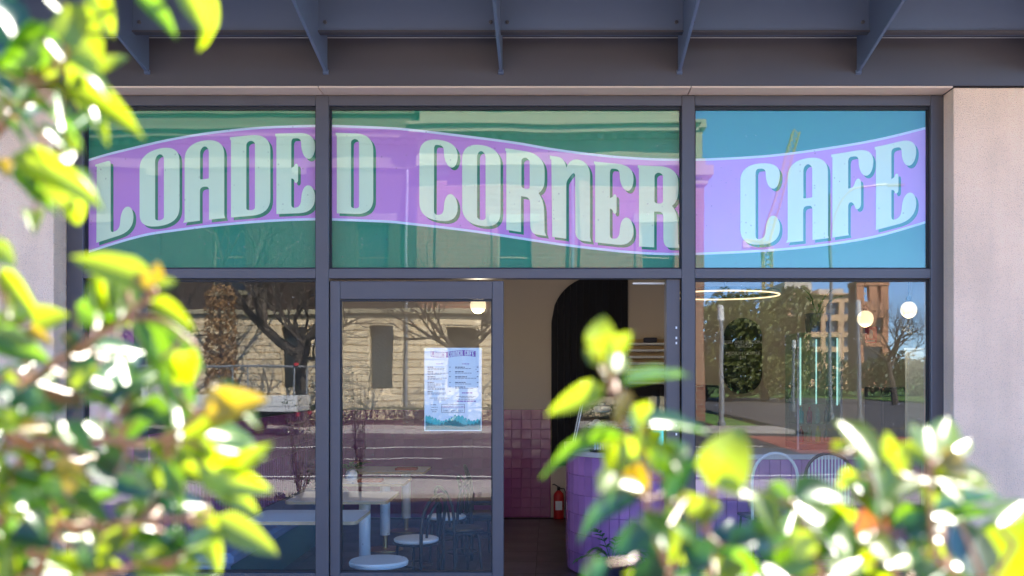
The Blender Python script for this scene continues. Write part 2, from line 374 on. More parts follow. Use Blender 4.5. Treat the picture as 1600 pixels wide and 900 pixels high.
# upper channel beam and ledge
ZB = fz(48, -0.56)
MB().box(-9.6, 8.6, -0.56, -0.53, ZB, ZB + 0.55).build('channel_beam', 'beam_metal', cafe)
MB().box(-9.6, 8.6, -0.53, -0.255, Z_FT + 0.002, Z_FT + 0.03).build('ledge', 'beam_metal', cafe)
MB().box(-9.6, 8.6, -0.575, -0.50, ZB - 0.012, ZB - 0.001).build('lip', 'fascia_metal', cafe)
fin_poly = [(-0.255, fz(115, -.25)), (-0.255, 4.80), (-2.3, 4.80), (-2.3, 4.60)]
f0 = fin_poly[0][1]
fin_poly = [(-0.264, f0), (-0.264, Z_FT - .004), (-0.264, Z_FT + 0.33), (-2.3, 4.92), (-2.3, f0 + 0.19 * 2.05)]
for xf in (-5.72, -4.375, -3.03, -1.684, -0.363, 0.983, 2.333, 3.68, 5.03):
    MB().prism(fin_poly, lambda y, z: (xf - 0.011, y, z), lambda y, z: (xf + 0.011, y, z)).build('bracket_fin', 'beam_metal', cafe)
    MB().prism([(-0.2645, f0 - 0.012), (-0.2645, f0 + .02), (-0.285, f0 + .02), (-0.285, f0 - .004)], lambda y, z: (xf - 0.02, y, z), lambda y, z: (xf + 0.02, y, z)).build('weld_plate', 'beam_metal', cafe)
MB().box(-9.6, 8.6, -0.2665, -0.2622, Z_FT - 0.012, Z_FT - 0.006).build('sealant_line', 'kerb_stone', cafe)
bolt = MB().lathe([(.014, 0), (.014, .012), (.008, .015)], n=8); bolt.v = [(a, -c, b) for a, b, c in bolt.v]; bolt = bolt.mesh('bolt', 'fascia_metal')
for xf in (-3.03, -1.684, -0.363, 0.983, 2.333):
    for dx in (-.06, .06):
        for dz in (.06, .26): link('bolt', bolt, cafe, Matrix.Translation((xf + dx, -.5602, ZB + dz)))
MB().box(-9.6, 8.6, -2.36, -2.302, 4.63, 4.96).build('front_beam', 'beam_metal', cafe)
MB().box(-9.6, 8.6, -2.36, -0.27, 4.962, 5.0).build('canopy_roof', 'roof_grey', cafe)
MB().box(-9.5, 8.5, -0.24, 0.30, Z_FT + 0.001, 6.9).build('upper_wall', 'render_wall', cafe)
MB().box(-9.5, 8.5, 0.302, 9.0, 6.2, 6.6).build('roof', 'roof_grey', cafe)
MB().box(-9.5, 8.5, 8.7, 9.0, -0.02, 6.19).build('rear_wall', 'render_wall', cafe)
MB().box(-9.5, -9.2, 0.352, 8.69, -0.02, 6.19).build('side_wall', 'render_wall', cafe)
MB().box(8.2, 8.5, 0.352, 8.69, -0.02, 6.19).build('side_wall', 'render_wall', cafe)

# ------------------------------------------------------------------ shopfront frame and glass
sf = thing('shopfront', (0, 0, 0), 'dark aluminium shopfront frame with wide glass panes', 'shopfront')
FY0, FY1, GY = -0.06, 0.05, 0.0
ZH1, ZH0 = fz(152), fz(168); ZT1, ZT0 = fz(421), fz(436); ZS = fz(893)
XJ = [(fx(110), fx(135)), (fx(496), fx(516)), (fx(1064), fx(1084)), (fx(1450), fx(1472))]
for k, (a, b) in enumerate(XJ):
    MB().box(a, b, FY0, FY1, -0.02, ZH1 - 0.001, 0.003).build('mullion' if k in (1, 2) else 'jamb', 'frame_metal', sf)
spans = [(XJ[0][1], XJ[1][0]), (XJ[1][1], XJ[2][0]), (XJ[2][1], XJ[3][0])]
for k, (a, b) in enumerate(spans):
    MB().box(a + .001, b - .001, FY0 + .002, FY1, ZH0, ZH1 - .002, 0.003).build('head_rail', 'frame_metal', sf)
    MB().box(a + .001, b - .001, FY0 + .002, FY1, ZT0, ZT1, 0.003).build('transom_bar', 'frame_metal', sf)
    g = 0.012
    def pane(z0, z1):
        for (x0, x1, q0, q1) in ((a + .001, b - .001, z1 - 0.022, z1 - .001), (a + .001, b - .001, z0 + .001, z0 + g), (a + .001, a + g, z0 + g, z1 - .022), (b - g, b - .001, z0 + g, z1 - .022)):
            MB().box(x0, x1, -0.02, 0.02, q0, q1).build('gasket', 'gasket', sf)
        MB().box(a + .006, b - .006, GY - .005, GY + .005, z0 + .006, z1 - .006).build('glass_pane', 'window_glass', sf)
    pane(ZT1, ZH0)
    if k != 1:
        MB().box(a + .001, b - .001, FY0 + .002, FY1, -0.02, ZS, 0.003).build('sill_panel', 'frame_metal', sf)
        pane(ZS, ZT0)
# white sealant line at the left edge of the sign panes
xd0, xd1 = fx(517), fx(787)
door = thing('sliding_door', ((xd0 + xd1) / 2, 0, 0), 'grey framed glass sliding door with a menu sheet taped to it', 'door')
def dbox(x0, x1, y0, y1, z0, z1, nm, mt, b=0.003):
    cxm = (xd0 + xd1) / 2
    return MB().box(x0 - cxm, x1 - cxm, y0, y1, z0, z1, b).build(nm, mt, door)
zg1, zg0 = fz(468), fz(893); xg0, xg1 = fx(533), fx(770)
dbox(xd0 + .003, xg0, -0.045, 0.02, 0.0, fz(440), 'stile', 'frame_metal')
dbox(xg1, xd1, -0.045, 0.02, 0.0, fz(440), 'stile', 'frame_metal')
dbox(xg0 + .001, xg1 - .001, -0.043, 0.02, zg1, fz(440) - .001, 'top_rail', 'frame_metal')
dbox(xg0 + .001, xg1 - .001, -0.043, 0.02, 0.0, zg0, 'bottom_rail', 'frame_metal')
for (x0, x1, z0, z1) in ((xg0, xg1, zg1 - .016, zg1 - .001), (xg0, xg1, zg0 + .001, zg0 + .01), (xg0 + .001, xg0 + .011, zg0 + .01, zg1 - .016), (xg1 - .011, xg1 - .001, zg0 + .01, zg1 - .016)):
    dbox(x0, x1, -0.028, 0.004, z0, z1, 'gasket', 'gasket', 0)
dbox(xg0 + .004, xg1 - .004, -0.017, -0.008, zg0 + .004, zg1 - .004, 'glass_pane', 'window_glass', 0)
# fixed jamb on the far side of the doorway, with its lock keeps and the track above
dj = thing('door_jamb', (fx(1052), 0, 0), 'dark door jamb with lock keeps at the right of the open doorway', 'door frame')
xx = fx(1052)
MB().box(fx(1041) - xx, fx(1062) - xx, -0.02, 0.14, -0.02, ZT0 - .002, .003).build('post', 'frame_metal', dj)
for zz in (2.16, 2.2, 2.28, 1.45, 1.52, 0.95):
    MB().box(fx(1055) - xx, fx(1057.5) - xx, -0.023, -0.0202, zz, zz + .018).build('lock_keep', 'plate_white', dj)
tk = thing('door_track', (0, 0, 0), 'slim white sliding track above the open doorway', 'door track')
MB().box(fx(990), fx(1040), 0.06, 0.10, fz(443), fz(440), 0.002).build('rail', 'plate_white', tk)
# ------------------------------------------------------------------ window sign lettering
TOP = [(60, 283), (136, 250), (220, 227.5), (275, 215.5), (330, 206.7), (405, 199), (494, 195.8), (521, 196), (610, 199.5), (640, 202), (713, 210.5), (809, 223), (860, 232), (928, 241), (998, 247), (1063, 249), (1130, 247.5), (1211, 242), (1301, 230), (1374.5, 217), (1448, 199), (1500, 184)]
BOT = [(60, 424), (136, 394), (220, 368.4), (275, 359.5), (330, 352.6), (419, 345), (494, 342.3), (519, 342.8), (610, 346.5), (640, 349.5), (738, 361), (860, 379.5), (926, 388), (998, 395), (1063, 397), (1130, 395), (1211, 390.5), (1301, 381), (1374.5, 368), (1449, 346.5), (1500, 331)]
def interp(T, x):
    n = len(T)
    for i in range(n - 1):
        if T[i][0] <= x <= T[i + 1][0]: break
    p0 = T[max(i - 1, 0)]; p1 = T[i]; p2 = T[i + 1]; p3 = T[min(i + 2, n - 1)]
    h = p2[0] - p1[0]; t = (x - p1[0]) / h
    m1 = (p2[1] - p0[1]) / max(p2[0] - p0[0], 1e-6); m2 = (p3[1] - p1[1]) / max(p3[0] - p1[0], 1e-6)
    return (2 * t**3 - 3 * t**2 + 1) * p1[1] + (t**3 - 2 * t**2 + t) * h * m1 + (-2 * t**3 + 3 * t**2) * p2[1] + (t**3 - t**2) * h * m2
def path(*cmds):
    """('M',x,y) ('L',x,y) ('C',x1,y1,x2,y2,x,y) -> list of points"""
    out = []; cur = None
    for c in cmds:
        if c[0] in 'ML':
            if cur is not None and c[0] == 'L':
                n = 1 + int(max(abs(c[1] - cur[0]) / .3, abs(c[2] - cur[1]) / .3))
                for k in range(1, n): out.append((cur[0] + (c[1] - cur[0]) * k / n, cur[1] + (c[2] - cur[1]) * k / n))
            out.append((c[1], c[2])); cur = (c[1], c[2])
        else:
            x0, y0 = cur
            for k in range(1, 9):
                t = k / 8; s = 1 - t
                out.append((s**3 * x0 + 3 * s * s * t * c[1] + 3 * s * t * t * c[3] + t**3 * c[5], s**3 * y0 + 3 * s * s * t * c[2] + 3 * s * t * t * c[4] + t**3 * c[6]))
            cur = (c[5], c[6])
    return out
def slot(x0, x1, y0, y1, rt=.08, rb=.04):
    return path(('M', x0, y0 + rb), ('L', x0, y1 - rt), ('C', x0, y1 - rt * .4, x0 + .06, y1, (x0 + x1) / 2, y1), ('C', x1 - .06, y1, x1, y1 - rt * .4, x1, y1 - rt),
                ('L', x1, y0 + rb), ('C', x1, y0 + rb * .4, x1 - .04, y0, (x0 + x1) / 2, y0), ('C', x0 + .04, y0, x0, y0 + rb * .4, x0, y0 + rb))[:-1]
BALL_TOP = [('L', .58, 1), ('C', .88, 1, 1, .93, 1, .83), ('C', 1, .74, .93, .675, .84, .675), ('C', .72, .675, .64, .77, .64, .86), ('C', .64, .915, .60, .935, .52, .935), ('L', .46, .935), ('C', .41, .935, .385, .915, .385, .87)]
MID_E = [('L', .385, .565), ('C', .42, .58, .45, .575, .47, .60), ('C', .48, .625, .56, .63, .56, .58), ('L', .56, .42), ('C', .56, .365, .47, .37, .465, .405), ('C', .45, .43, .42, .435, .385, .435)]
BALL_BOT = [('L', .385, .12), ('C', .385, .085, .41, .07, .47, .07), ('C', .58, .07, .63, .10, .64, .17), ('C', .65, .28, .72, .345, .82, .345), ('C', .93, .345, 1, .27, 1, .19), ('C', 1, .06, .84, 0, .58, 0)]
GL = {
 'L': [path(('M', 0, 0), ('L', .01, .97), ('L', -.03, .975), ('L', -.03, 1), ('L', .30, 1), ('C', .35, 1, .385, .99, .385, .95), *BALL_BOT, ('L', .02, 0))],
 'O': [path(('M', .5, 0), ('C', .2, 0, 0, .06, 0, .2), ('L', 0, .8), ('C', 0, .94, .2, 1, .5, 1), ('C', .8, 1, 1, .94, 1, .8), ('L', 1, .2), ('C', 1, .06, .8, 0, .5, 0))[:-1], slot(.39, .61, .075, .925)],
 'A': [path(('M', -.04, 0), ('L', .385, 0), ('L', .385, .36), ('C', .385, .41, .42, .42, .5, .42), ('C', .58, .42, .615, .41, .615, .36), ('L', .615, 0), ('L', 1.02, 0), ('L', 1.0, .04), ('L', 1, .8), ('C', 1, .94, .8, 1, .5, 1), ('C', .2, 1, 0, .94, 0, .8), ('L', 0, .04)), slot(.39, .61, .515, .925, .08, .005)],
 'D': [path(('M', 0, 0), ('L', 0, .965), ('L', -.03, .97), ('L', -.03, 1), ('L', .52, 1), ('C', .84, 1, 1, .93, 1, .8), ('L', 1, .2), ('C', 1, .07, .84, 0, .52, 0)), slot(.39, .61, .07, .93, .05, .03)],
 'E': [path(('M', 0, 0), ('L', 0, .965), ('L', -.03, .97), ('L', -.03, 1), *BALL_TOP, *MID_E, *BALL_BOT)],
 'F': [path(('M', 0, 0), ('L', 0, .965), ('L', -.03, .97), ('L', -.03, 1), *BALL_TOP, ('L', .385, .56), ('C', .46, .56, .52, .56, .55, .62), ('C', .58, .68, .70, .67, .70, .60), ('L', .70, .36), ('C', .70, .29, .60, .28, .56, .31), ('C', .53, .36, .50, .39, .45, .39), ('C', .40, .39, .385, .37, .385, .33), ('L', .385, .03), ('L', .40, 0))],
 'C': [path(('M', .5, 0), ('C', .2, 0, 0, .06, 0, .2), ('L', 0, .8), ('C', 0, .94, .2, 1, .5, 1), *BALL_TOP[1:], *BALL_BOT)[:-1]],
 'R': [path(('M', 0, 0), ('L', 0, .965), ('L', -.03, .97), ('L', -.03, 1), ('L', .52, 1), ('C', .82, 1, 1, .93, 1, .8), ('L', 1, .70), ('C', 1, .60, .93, .55, .84, .515), ('C', .95, .46, .99, .36, .99, .28), ('L', 1.0, .05), ('L', 1.04, 0), ('L', .80, 0), ('C', .68, 0, .62, .04, .62, .12), ('L', .62, .36), ('C', .62, .42, .58, .44, .50, .44), ('L', .385, .44), ('L', .385, 0)), slot(.395, .61, .54, .92, .05, .03)],
 'n': [path(('M', .02, 0), ('L', 0, .95), ('L', -.04, .96), ('L', -.04, 1), ('L', .16, 1), ('C', .28, 1, .36, .96, .385, .88), ('C', .46, .97, .56, 1, .68, 1), ('C', .88, 1, 1, .93, 1, .82), ('L', 1, .06), ('L', 1.03, 0), ('L', .82, 0), ('C', .70, 0, .62, .04, .62, .10), ('L', .615, .80), ('C', .60, .84, .55, .83, .50, .79), ('C', .43, .74, .385, .72, .385, .66), ('L', .385, 0))],
}
GL['L'][0] = GL['L'][0][:-1]
def fill(loops, fn, y, name, material, parent):
    ls = [[Vector((p[0], p[1], 0)) for p in lp] for lp in loops]
    tris = tessellate_polygon(ls); flat = [p for lp in loops for p in lp]
    me = bpy.data.meshes.new(name)
    me.from_pydata([fn(p[0], p[1], y) for p in flat], [], [tuple(t) for t in tris]); me.materials.append(MATS[material])
    bm = bmesh.new(); bm.from_mesh(me); bmesh.ops.recalc_face_normals(bm, faces=bm.faces[:]); bm.to_mesh(me); bm.free()
    return link(name, me, parent)
sign = thing('window_sign', (0, 0, 0), 'purple wavy vinyl banner reading LOADED CORNER CAFE on green window film', 'sign')
def px_pt(px, py, y): return (fx(px), y, fz(py))
def band(x0, x1, e0, e1, y, name, material):
    xs = [x0 + (x1 - x0) * k / 60 for k in range(61)]; m = MB()
    for a, b in zip(xs[:-1], xs[1:]):
        m.quad(px_pt(a, interp(BOT, a) + e1, y), px_pt(b, interp(BOT, b) + e1, y), px_pt(b, interp(TOP, b) + e0, y), px_pt(a, interp(TOP, a) + e0, y))
    m.build(name, material, sign)
for k, (a, b) in enumerate(spans):
    pa, pb = CX + a * 200 + 2.4, CX + b * 200 - 2.4
    if k == 2: pb = 1447
    MB().box(fx(pa), fx(pb), 0.0145, 0.0165, fz(419), fz(172)).build('green_film', 'vinyl_green', sign)
    band(pa, pb, -1.6, 1.6, 0.0125, 'banner_outline', 'vinyl_white')
    band(pa, pb, 2.2, -2.2, 0.0105, 'banner', 'vinyl_purple')
LET = [('L', 150, 208), ('O', 217.5, 280), ('A', 288, 350), ('D', 360.5, 422), ('E', 431.5, 492), ('D', 526, 583), ('C', 655, 715), ('O', 722, 782), ('R', 791, 851), ('n', 861.5, 922), ('E', 930, 990), ('R', 998.5, 1060), ('C', 1157, 1219), ('A', 1231, 1294), ('F', 1301, 1365), ('E', 1369, 1432)]
for ch, x0, x1 in LET:
    def warp(u, v, y, dx=0, dy=0):
        px = x0 + u * (x1 - x0); t = interp(TOP, px) + 11; b = interp(BOT, px) - 10
        return px_pt(px + dx, b + (t - b) * v + dy, y)
    o = fill(GL[ch], warp, 0.0065, 'letter', 'vinyl_mint', sign)
    lim = 494.0 if x0 == 431.5 else 1061.5 if x0 == 998.5 else 9999
    fill(GL[ch], lambda u, v, y: warp(u, v, y, 4.2 if x0 + u * (x1 - x0) + 4.2 < lim else lim - (x0 + u * (x1 - x0)), 4.2), 0.0085, 'letter_shadow', 'vinyl_green', o)

# ------------------------------------------------------------------ menu sheet on the door
YP = 0.004
menu = thing('menu_poster', (fx(707.5), YP, fz(608)), 'white menu sheet with purple heading and teal trees taped to the door glass', 'poster')
def mpt(px, py, y): return (fx(px) - fx(707.5), y - YP, fz(py) - fz(608))
MB().box(*[mpt(663, 673.5, 0)[0], mpt(752.5, 0, 0)[0]], 0.0, 0.0015, mpt(0, 673.5, 0)[2], mpt(0, 543.5, 0)[2]).build('sheet', 'paper', menu)
for (a, b) in ((664.5, 545), (751, 545), (664.5, 672), (751, 672)):
    MB().box(mpt(a - 3, 0, 0)[0], mpt(a + 3, 0, 0)[0], -.0022, -.0016, mpt(0, b + 2, 0)[2], mpt(0, b - 2, 0)[2]).build('tape', 'case_glass', menu)
xs = [673 + k * 2 for k in range(36)]
wv = lambda x: 1.6 * math.sin((x - 673) / 70 * 2 * math.pi)
m = MB()
for a, b in zip(xs[:-1], xs[1:]):
    m.quad(mpt(a, 557.5 + wv(a), YP - .0008), mpt(b, 557.5 + wv(b), YP - .0008), mpt(b, 548.5 + wv(b), YP - .0008), mpt(a, 548.5 + wv(a), YP - .0008))
m.build('heading_band', 'ink_purple', menu)
q0 = 674.0
for ch in 'LOADED CORnER CAFE':
    if ch != ' ':
        a0 = q0
        fill(GL[ch], lambda u, v, y: mpt(a0 + u * 3.2, 557 - 8 * v + wv(a0), y), YP - .0016, 'heading_letter', 'paper', menu)
    q0 += 3.9 if ch != ' ' else 2.6
def lines(rows, name, material):
    m = MB()
    for (x0, x1, y, h) in rows:
        x = x0
        while x < x1 - 1:
            w = min(random.uniform(2.0, 5.5), x1 - x)
            m.quad(mpt(x, y + h, YP - .0008), mpt(x + w, y + h, YP - .0008), mpt(x + w, y, YP - .0008), mpt(x, y, YP - .0008)); x += w + 0.8
    m.build(name, material, menu)
lines([(681, 692, 568, 1), (722, 734, 568, 1.2)], 'section_heading', 'ink_purple')
rows = []
for y in (573, 580, 588, 597, 604, 611):
    rows += [(668, random.uniform(678, 684), y, 1.5), (702, 704, y, 1.2), (711, random.uniform(722, 730), y, 1.5), (745, 747.5, y, 1.2)] if y < 606 else [(668, 676, y, 1.5), (702, 704, y, 1.2)]
    rows += [(668, random.uniform(694, 702), y + 2.6, .8), (668, random.uniform(688, 700), y + 4.4, .8)]
    if y < 606: rows += [(711, random.uniform(735, 744), y + 2.6, .8)]
lines(rows, 'menu_text', 'ink_dark')
lines([(671, 702, 621.5, 1), (678, 696, 624.5, .8), (713, 744, 619, .8), (720, 740, 621, .8), (716, 742, 623.5, .8), (673, 683, 632, 1), (674, 684, 636, .8), (673, 684, 640, .8), (675, 682, 643, .8)], 'small_print', 'ink_dark')
lines([(722, 738, 613, 1.8), (714, 745, 626, 1.8)], 'highlight_text', 'ink_purple')
m = MB()
for (x0, x1, y0, y1) in ((690, 726, 631.5, 632.1), (690, 726, 644.4, 645), (689.6, 690.2, 632, 644.6), (725.6, 726.2, 632, 644.6)):
    m.quad(mpt(x0, y1, YP - .0008), mpt(x1, y1, YP - .0008), mpt(x1, y0, YP - .0008), mpt(x0, y0, YP - .0008))
m.build('hours_box', 'ink_dark', menu)
def text(body, size, loc, material, parent, name='text', align='CENTER'):
    cu = bpy.data.curves.new(name, 'FONT'); cu.body = body; cu.size = size; cu.align_x = align; cu.materials.append(MATS[material])
    o = bpy.data.objects.new(name, cu); col.objects.link(o); o.parent = parent; o.location = loc; o.rotation_euler = (R(90), 0, 0)
    bpy.context.view_layer.update()
    me = bpy.data.meshes.new_from_object(o.evaluated_get(bpy.context.evaluated_depsgraph_get())); q = link(name, me, parent, o.matrix_basis.copy())
    bpy.data.objects.remove(o); q.name = name; return q
text('OPENING HOURS', 0.0225, mpt(708, 637.6, YP - .0009), 'ink_purple', menu, 'hours_title')
text('7AM - 2PM DAILY', 0.0205, mpt(708, 643.2, YP - .0009), 'ink_dark', menu, 'hours_text')
for layer, (mt, base, amp, yy) in enumerate((('ink_teal', 655, 4, -.0006), ('ink_teal_deep', 662, 3.5, -.0011))):
    m = MB(); rr = random.Random(layer + 3); cur = base; x = 664.6
    pr = []
    while x < 751:
        r = rr.uniform(3, 6.5)
        for k in range(6):
            t = k / 5; pr.append((x + r * t, base + amp * math.sin(x * .13 + layer) - r * .55 * math.sin(math.pi * t)))
        x += r
    pr = [(min(a, 751), b) for a, b in pr]
    for (a, ya), (b, yb) in zip(pr[:-1], pr[1:]):
        if b > a: m.quad(mpt(a, 672, YP + yy), mpt(b, 672, YP + yy), mpt(b, yb, YP + yy), mpt(a, ya, YP + yy))
    m.build('tree_print', mt, menu)

# ------------------------------------------------------------------ interior shell
YB = 5.65; XW = -3.15; XE = 4.9; ZC = 4.05; WZ = fz(640, YB); TW = 0.1318
struct('floor', MB().box(XW - .1, XE, 0.055, YB + .1, -0.06, -0.008), 'floor_joint', 'dark tiled cafe floor')
fl = bpy.data.objects['floor']
ftm = MB().box(-.298, .298, -.298, .298, 0, .006, .002).mesh('floor_tile', 'floor_tile')
for i in range(13):
    for j in range(9):
        link('floor_tile', ftm, fl, Matrix.Translation((-2.83 + i * .6, 0.36 + j * .6, -0.0079)))
struct('ceiling', MB().box(XW - .1, XE, 0.06, YB + .1, ZC, ZC + .1), 'wall_beige', 'cream cafe ceiling')
struct('back_wall', MB().box(XW, XE, YB + .012, YB + .15, -0.05, ZC - .001), 'wall_beige', 'beige back wall of the cafe with purple tiled lower half')
bw = bpy.data.objects['back_wall']
XT = fx(860.5, YB)
MB().box(XW + .001, XT, YB + 0.002, YB + .0115, -0.004, WZ).build('grout_bed', 'grout_purple', bw)
tm = MB().box(-TW / 2 + .0018, TW / 2 - .0018, -.008, 0.0005, -TW / 2 + .0018, TW / 2 - .0018, .002).mesh('wall_tile', 'tile_purple')
nt_ = int((XT - XW) / TW)
for i in range(nt_ + 1):
    for j in range(11):
        x = XT - TW / 2 - i * TW
        if x - TW / 2 < XW: continue
        rot = Matrix.Rotation(random.uniform(-.012, .012), 4, 'X') @ Matrix.Rotation(random.uniform(-.012, .012), 4, 'Z')
        link('wall_tile', tm, bw, Matrix.Translation((x, YB + .0015, WZ - TW / 2 - j * TW)) @ rot)
struct('left_wall', MB().box(XW - .12, XW - .012, 0.07, YB + .14, -0.05, ZC - .001), 'wall_dark', 'side wall of the cafe with purple tiled lower half')
lw_ = bpy.data.objects['left_wall']
MB().box(XW - .0115, XW - .002, 0.072, YB, -0.004, WZ).build('grout_bed', 'grout_purple', lw_)
m = MB()
for i in range(42):
    for j in range(11):
        y = 0.075 + TW * (i + .5); z = WZ - TW * (j + .5)
        m.box(XW - .0025, XW + .006, y - TW / 2 + .003, y + TW / 2 - .003, max(z - TW / 2 + .003, 0), z + TW / 2 - .003)
tag(m.build('tiles', 'tile_purple', lw_), None, None, None, 'stuff')
MB().box(-3.73, XW - .125, 0.07, 0.12, -0.02, ZC - .001).build('end_panel', 'tile_purple', lw_)
struct('right_wall', MB().box(XE + .002, XE + .1, 0.36, YB + .14, -0.05, ZC - .001), 'wall_beige', 'beige right hand wall of the cafe')

# black arched panel on the back wall
x0, x1 = fx(861.5, YB), fx(981, YB); zb = fz(727, YB)
arch = thing('arched_panel', ((x0 + x1) / 2, YB, zb), 'tall black ribbed panel with rounded shoulder on the back wall', 'wall panel')
w = x1 - x0; top = 2.15 + .55
ns = 12
for i in range(ns):
    a = -w / 2 + w * i / ns; b = a + w / ns - .0015
    def ztop(x):
        u = (x + w / 2); rad = .62
        return top - zb + (0 if u > rad else -(rad - math.sqrt(max(0, rad * rad - (rad - u) ** 2)))) + 0.55
    MB().prism([(a, 0), (b, 0), (b, ztop(b)), ((a + b) / 2, ztop((a + b) / 2)), (a, ztop(a))], lambda x, z: (x, -.03, z), lambda x, z: (x, .008, z)).build('slat', 'black_board', arch)
# white louvre stack right of the panel
lv = thing('louvre_shelf', (fx(1012, YB - .3), YB - .3, fz(600, YB - .3)), 'stack of pale slats on the wall behind the counter', 'shelf')
for i in range(7):
    z = .085 * i
    MB().box(-.25, .28, -.12, .25, z, z + .03, .004).build('slat', 'white_paint', lv)
MB().box(-.24, .27, .2, .245, -.02, .6).build('back_board', 'ply_edge', lv)
MB().box(-.05, .12, -.05, .1, .545, .61, .01).build('small_box', 'pot_dark', lv)
blk = thing('dark_cabinet', (fx(1012, YB - .4), YB - .4, 0), 'black low cabinet below the stack of pale slats', 'cabinet')
MB().box(-.27, .9, -.2, .4, 0, fz(602, YB - .5), .006).build('body', 'black_board', blk)
for i in range(3): MB().box(-.26 + i * .385, .115 + i * .385, -.216, -.2005, .05, fz(602, YB - .5) - .03, .004).build('door', 'black_board', blk)

# fire extinguisher
fe = thing('fire_extinguisher', (fx(873, YB - .12), YB - .12, 0.0), 'red fire extinguisher standing on the floor by the tiled wall', 'fire extinguisher')
MB().lathe([(.068, 0), (.07, .01), (.07, .30), (.062, .335), (.035, .36), (.025, .375)], n=18).build('cylinder', 'red_paint', fe, True)
MB().lathe([(.022, .376), (.022, .42), (.014, .425)], n=12).build('valve', 'black_metal', fe, True)
MB().tube([(0, 0, .42), (-.06, 0, .455), (-.085, 0, .45)], .008).build('lever', 'black_metal', fe)
MB().tube([(.01, 0, .40), (.07, -.01, .40), (.095, -.01, .34), (.095, -.01, .12)], .009).build('hose', 'black_metal', fe, True)
MB().box(-.045, .045, -.0735, -.069, .12, .24, .002).build('label_plate', 'paper', fe)

# ------------------------------------------------------------------ counter
CHT = 1.185; cc = Vector((0.95, 2.2)); cr = 0.76; cdep = .75
cnt = thing('counter', (1.9, 1.8, 0), 'curved serving counter faced with violet tiles', 'counter')
org = Vector((1.9, 1.8))
def outline(off):
    r = cr - off; p = []
    p.append((cc.x - r, cc.y + 1.0))
    for k in range(19):
        a = math.pi + math.pi / 2 * k / 18; p.append((cc.x + r * math.cos(a), cc.y + r * math.sin(a)))
    p.append((3.45, cc.y - r)); p.append((3.45, cc.y + .1)); p.append((cc.x + .35, cc.y + .1)); p.append((cc.x + .1, cc.y + .35)); p.append((cc.x + .1, cc.y + 1.0))
    return [(a - org.x, b - org.y) for a, b in p]
MB().prism(outline(.012), lambda x, y: (x, y, 0), lambda x, y: (x, y, CHT - .046)).build('body', 'grout_violet', cnt)
MB().prism(outline(-.025), lambda x, y: (x, y, CHT - .045), lambda x, y: (x, y, CHT)).build('worktop', 'counter_top', cnt)
tw, th = .0995, .188
vt = MB().box(-tw / 2 + .002, tw / 2 - .002, -.008, .006, -th / 2 + .002, th / 2 - .002, .003).mesh('counter_tile', 'tile_violet')
arc = cr * math.pi / 2; L0 = .9; tot = L0 + arc + (3.45 - cc.x)
for i in range(int(tot / tw)):
    s = (i + .5) * tw
    if s < L0: p = Vector((cc.x - cr, cc.y + L0 - s)); ang = -math.pi / 2
    elif s < L0 + arc:
        a = math.pi + (s - L0) / cr; p = Vector((cc.x + cr * math.cos(a), cc.y + cr * math.sin(a))); ang = a - math.pi * 1.5
    else: p = Vector((cc.x + (s - L0 - arc), cc.y - cr)); ang = 0
    for j in range(6):
        link('counter_tile', vt, cnt, Matrix.Translation((p.x - org.x, p.y - org.y, .01 + th * (j + .5))) @ Matrix.Rotation(ang, 4, 'Z'))
# cake display case
case = thing('cake_cabinet', (0.62, 2.15, CHT), 'slant fronted glass cake display on the counter', 'display case')
x0, x1, ch = -.40, .62, .52
MB().box(x0, x1, -.28, .28, 0.0, .03, .004).build('base', 'counter_top', case)
MB().prism([(x0 + .02, .031), (x0 + .12, ch), (x0 + .124, ch), (x0 + .026, .031)], lambda x, z: (x, -.27, z), lambda x, z: (x, .27, z)).build('end_glass', 'case_glass', case)
MB().box(x0 + .125, x1, -.274, -.27, .031, ch).build('front_glass', 'case_glass', case)
MB().prism([(x0 + .02, .031), (x0 + .12, ch), (x0 + .124, ch), (x0 + .124, .031)], lambda x, z: (x, -.274, z), lambda x, z: (x, -.270, z)).build('front_glass', 'case_glass', case)
MB().box(x0 + .12, x1, -.274, .27, ch + .001, ch + .006).build('top_glass', 'case_glass', case)
m = MB()
for yy in (-.272, .272): m.tube([(x0 + .02, yy, .03), (x0 + .12, yy, ch)], .006, 6)
m.build('edge_strip', 'plate_white', case)
for z in (.2, .36): MB().box(x0 + .1, x1 - .01, -.25, .25, z, z + .008).build('shelf', 'case_glass', case)
for i, (x, z, mt) in enumerate(((-.18, .032, 'pastry'), (.05, .032, 'cake_cream'), (.28, .032, 'pastry'), (-.15, .209, 'cake_cream'), (.1, .209, 'pastry'), (.35, .209, 'pastry'), (-.1, .369, 'cake_cream'), (.2, .369, 'pastry'))):
    t = thing('pastry_tray', (0.62 + x, 2.05, CHT + z), ['croissants on a white plate low in the cake cabinet', 'iced cake slices on the bottom shelf of the cake cabinet', 'brown buns on the bottom shelf of the cake cabinet', 'cream slices on the middle shelf of the cake cabinet', 'brown rolls on the middle shelf of the cake cabinet', 'dark muffins at the right of the middle cabinet shelf', 'cream cakes on the top shelf of the cake cabinet', 'pastries on the top shelf of the cake cabinet'][i], 'pastries', 'trays of pastries in the cake cabinet')
    MB().lathe([(.06, 0), (.095, .008), (.1, .014), (.09, .012)], n=18).build('plate', 'plate_white', t, True)
    for j in range(5):
        a = j * 1.256; m = MB().ball((.05 * math.cos(a), .05 * math.sin(a), .035), .034, 1.25, .8, .75); m.build('pastry', mt, t, True)
    MB().ball((0, 0, .066), .034, 1.2, .9, .7).build('pastry', mt, t, True)
card = thing('price_card', (fx(917, 2.05), 2.05, CHT + ch + .0065), 'clear upright card holder on top of the cake cabinet', 'card holder')
MB().box(-.075, .075, -.003, .003, .004, .15).build('panel', 'case_glass', card)
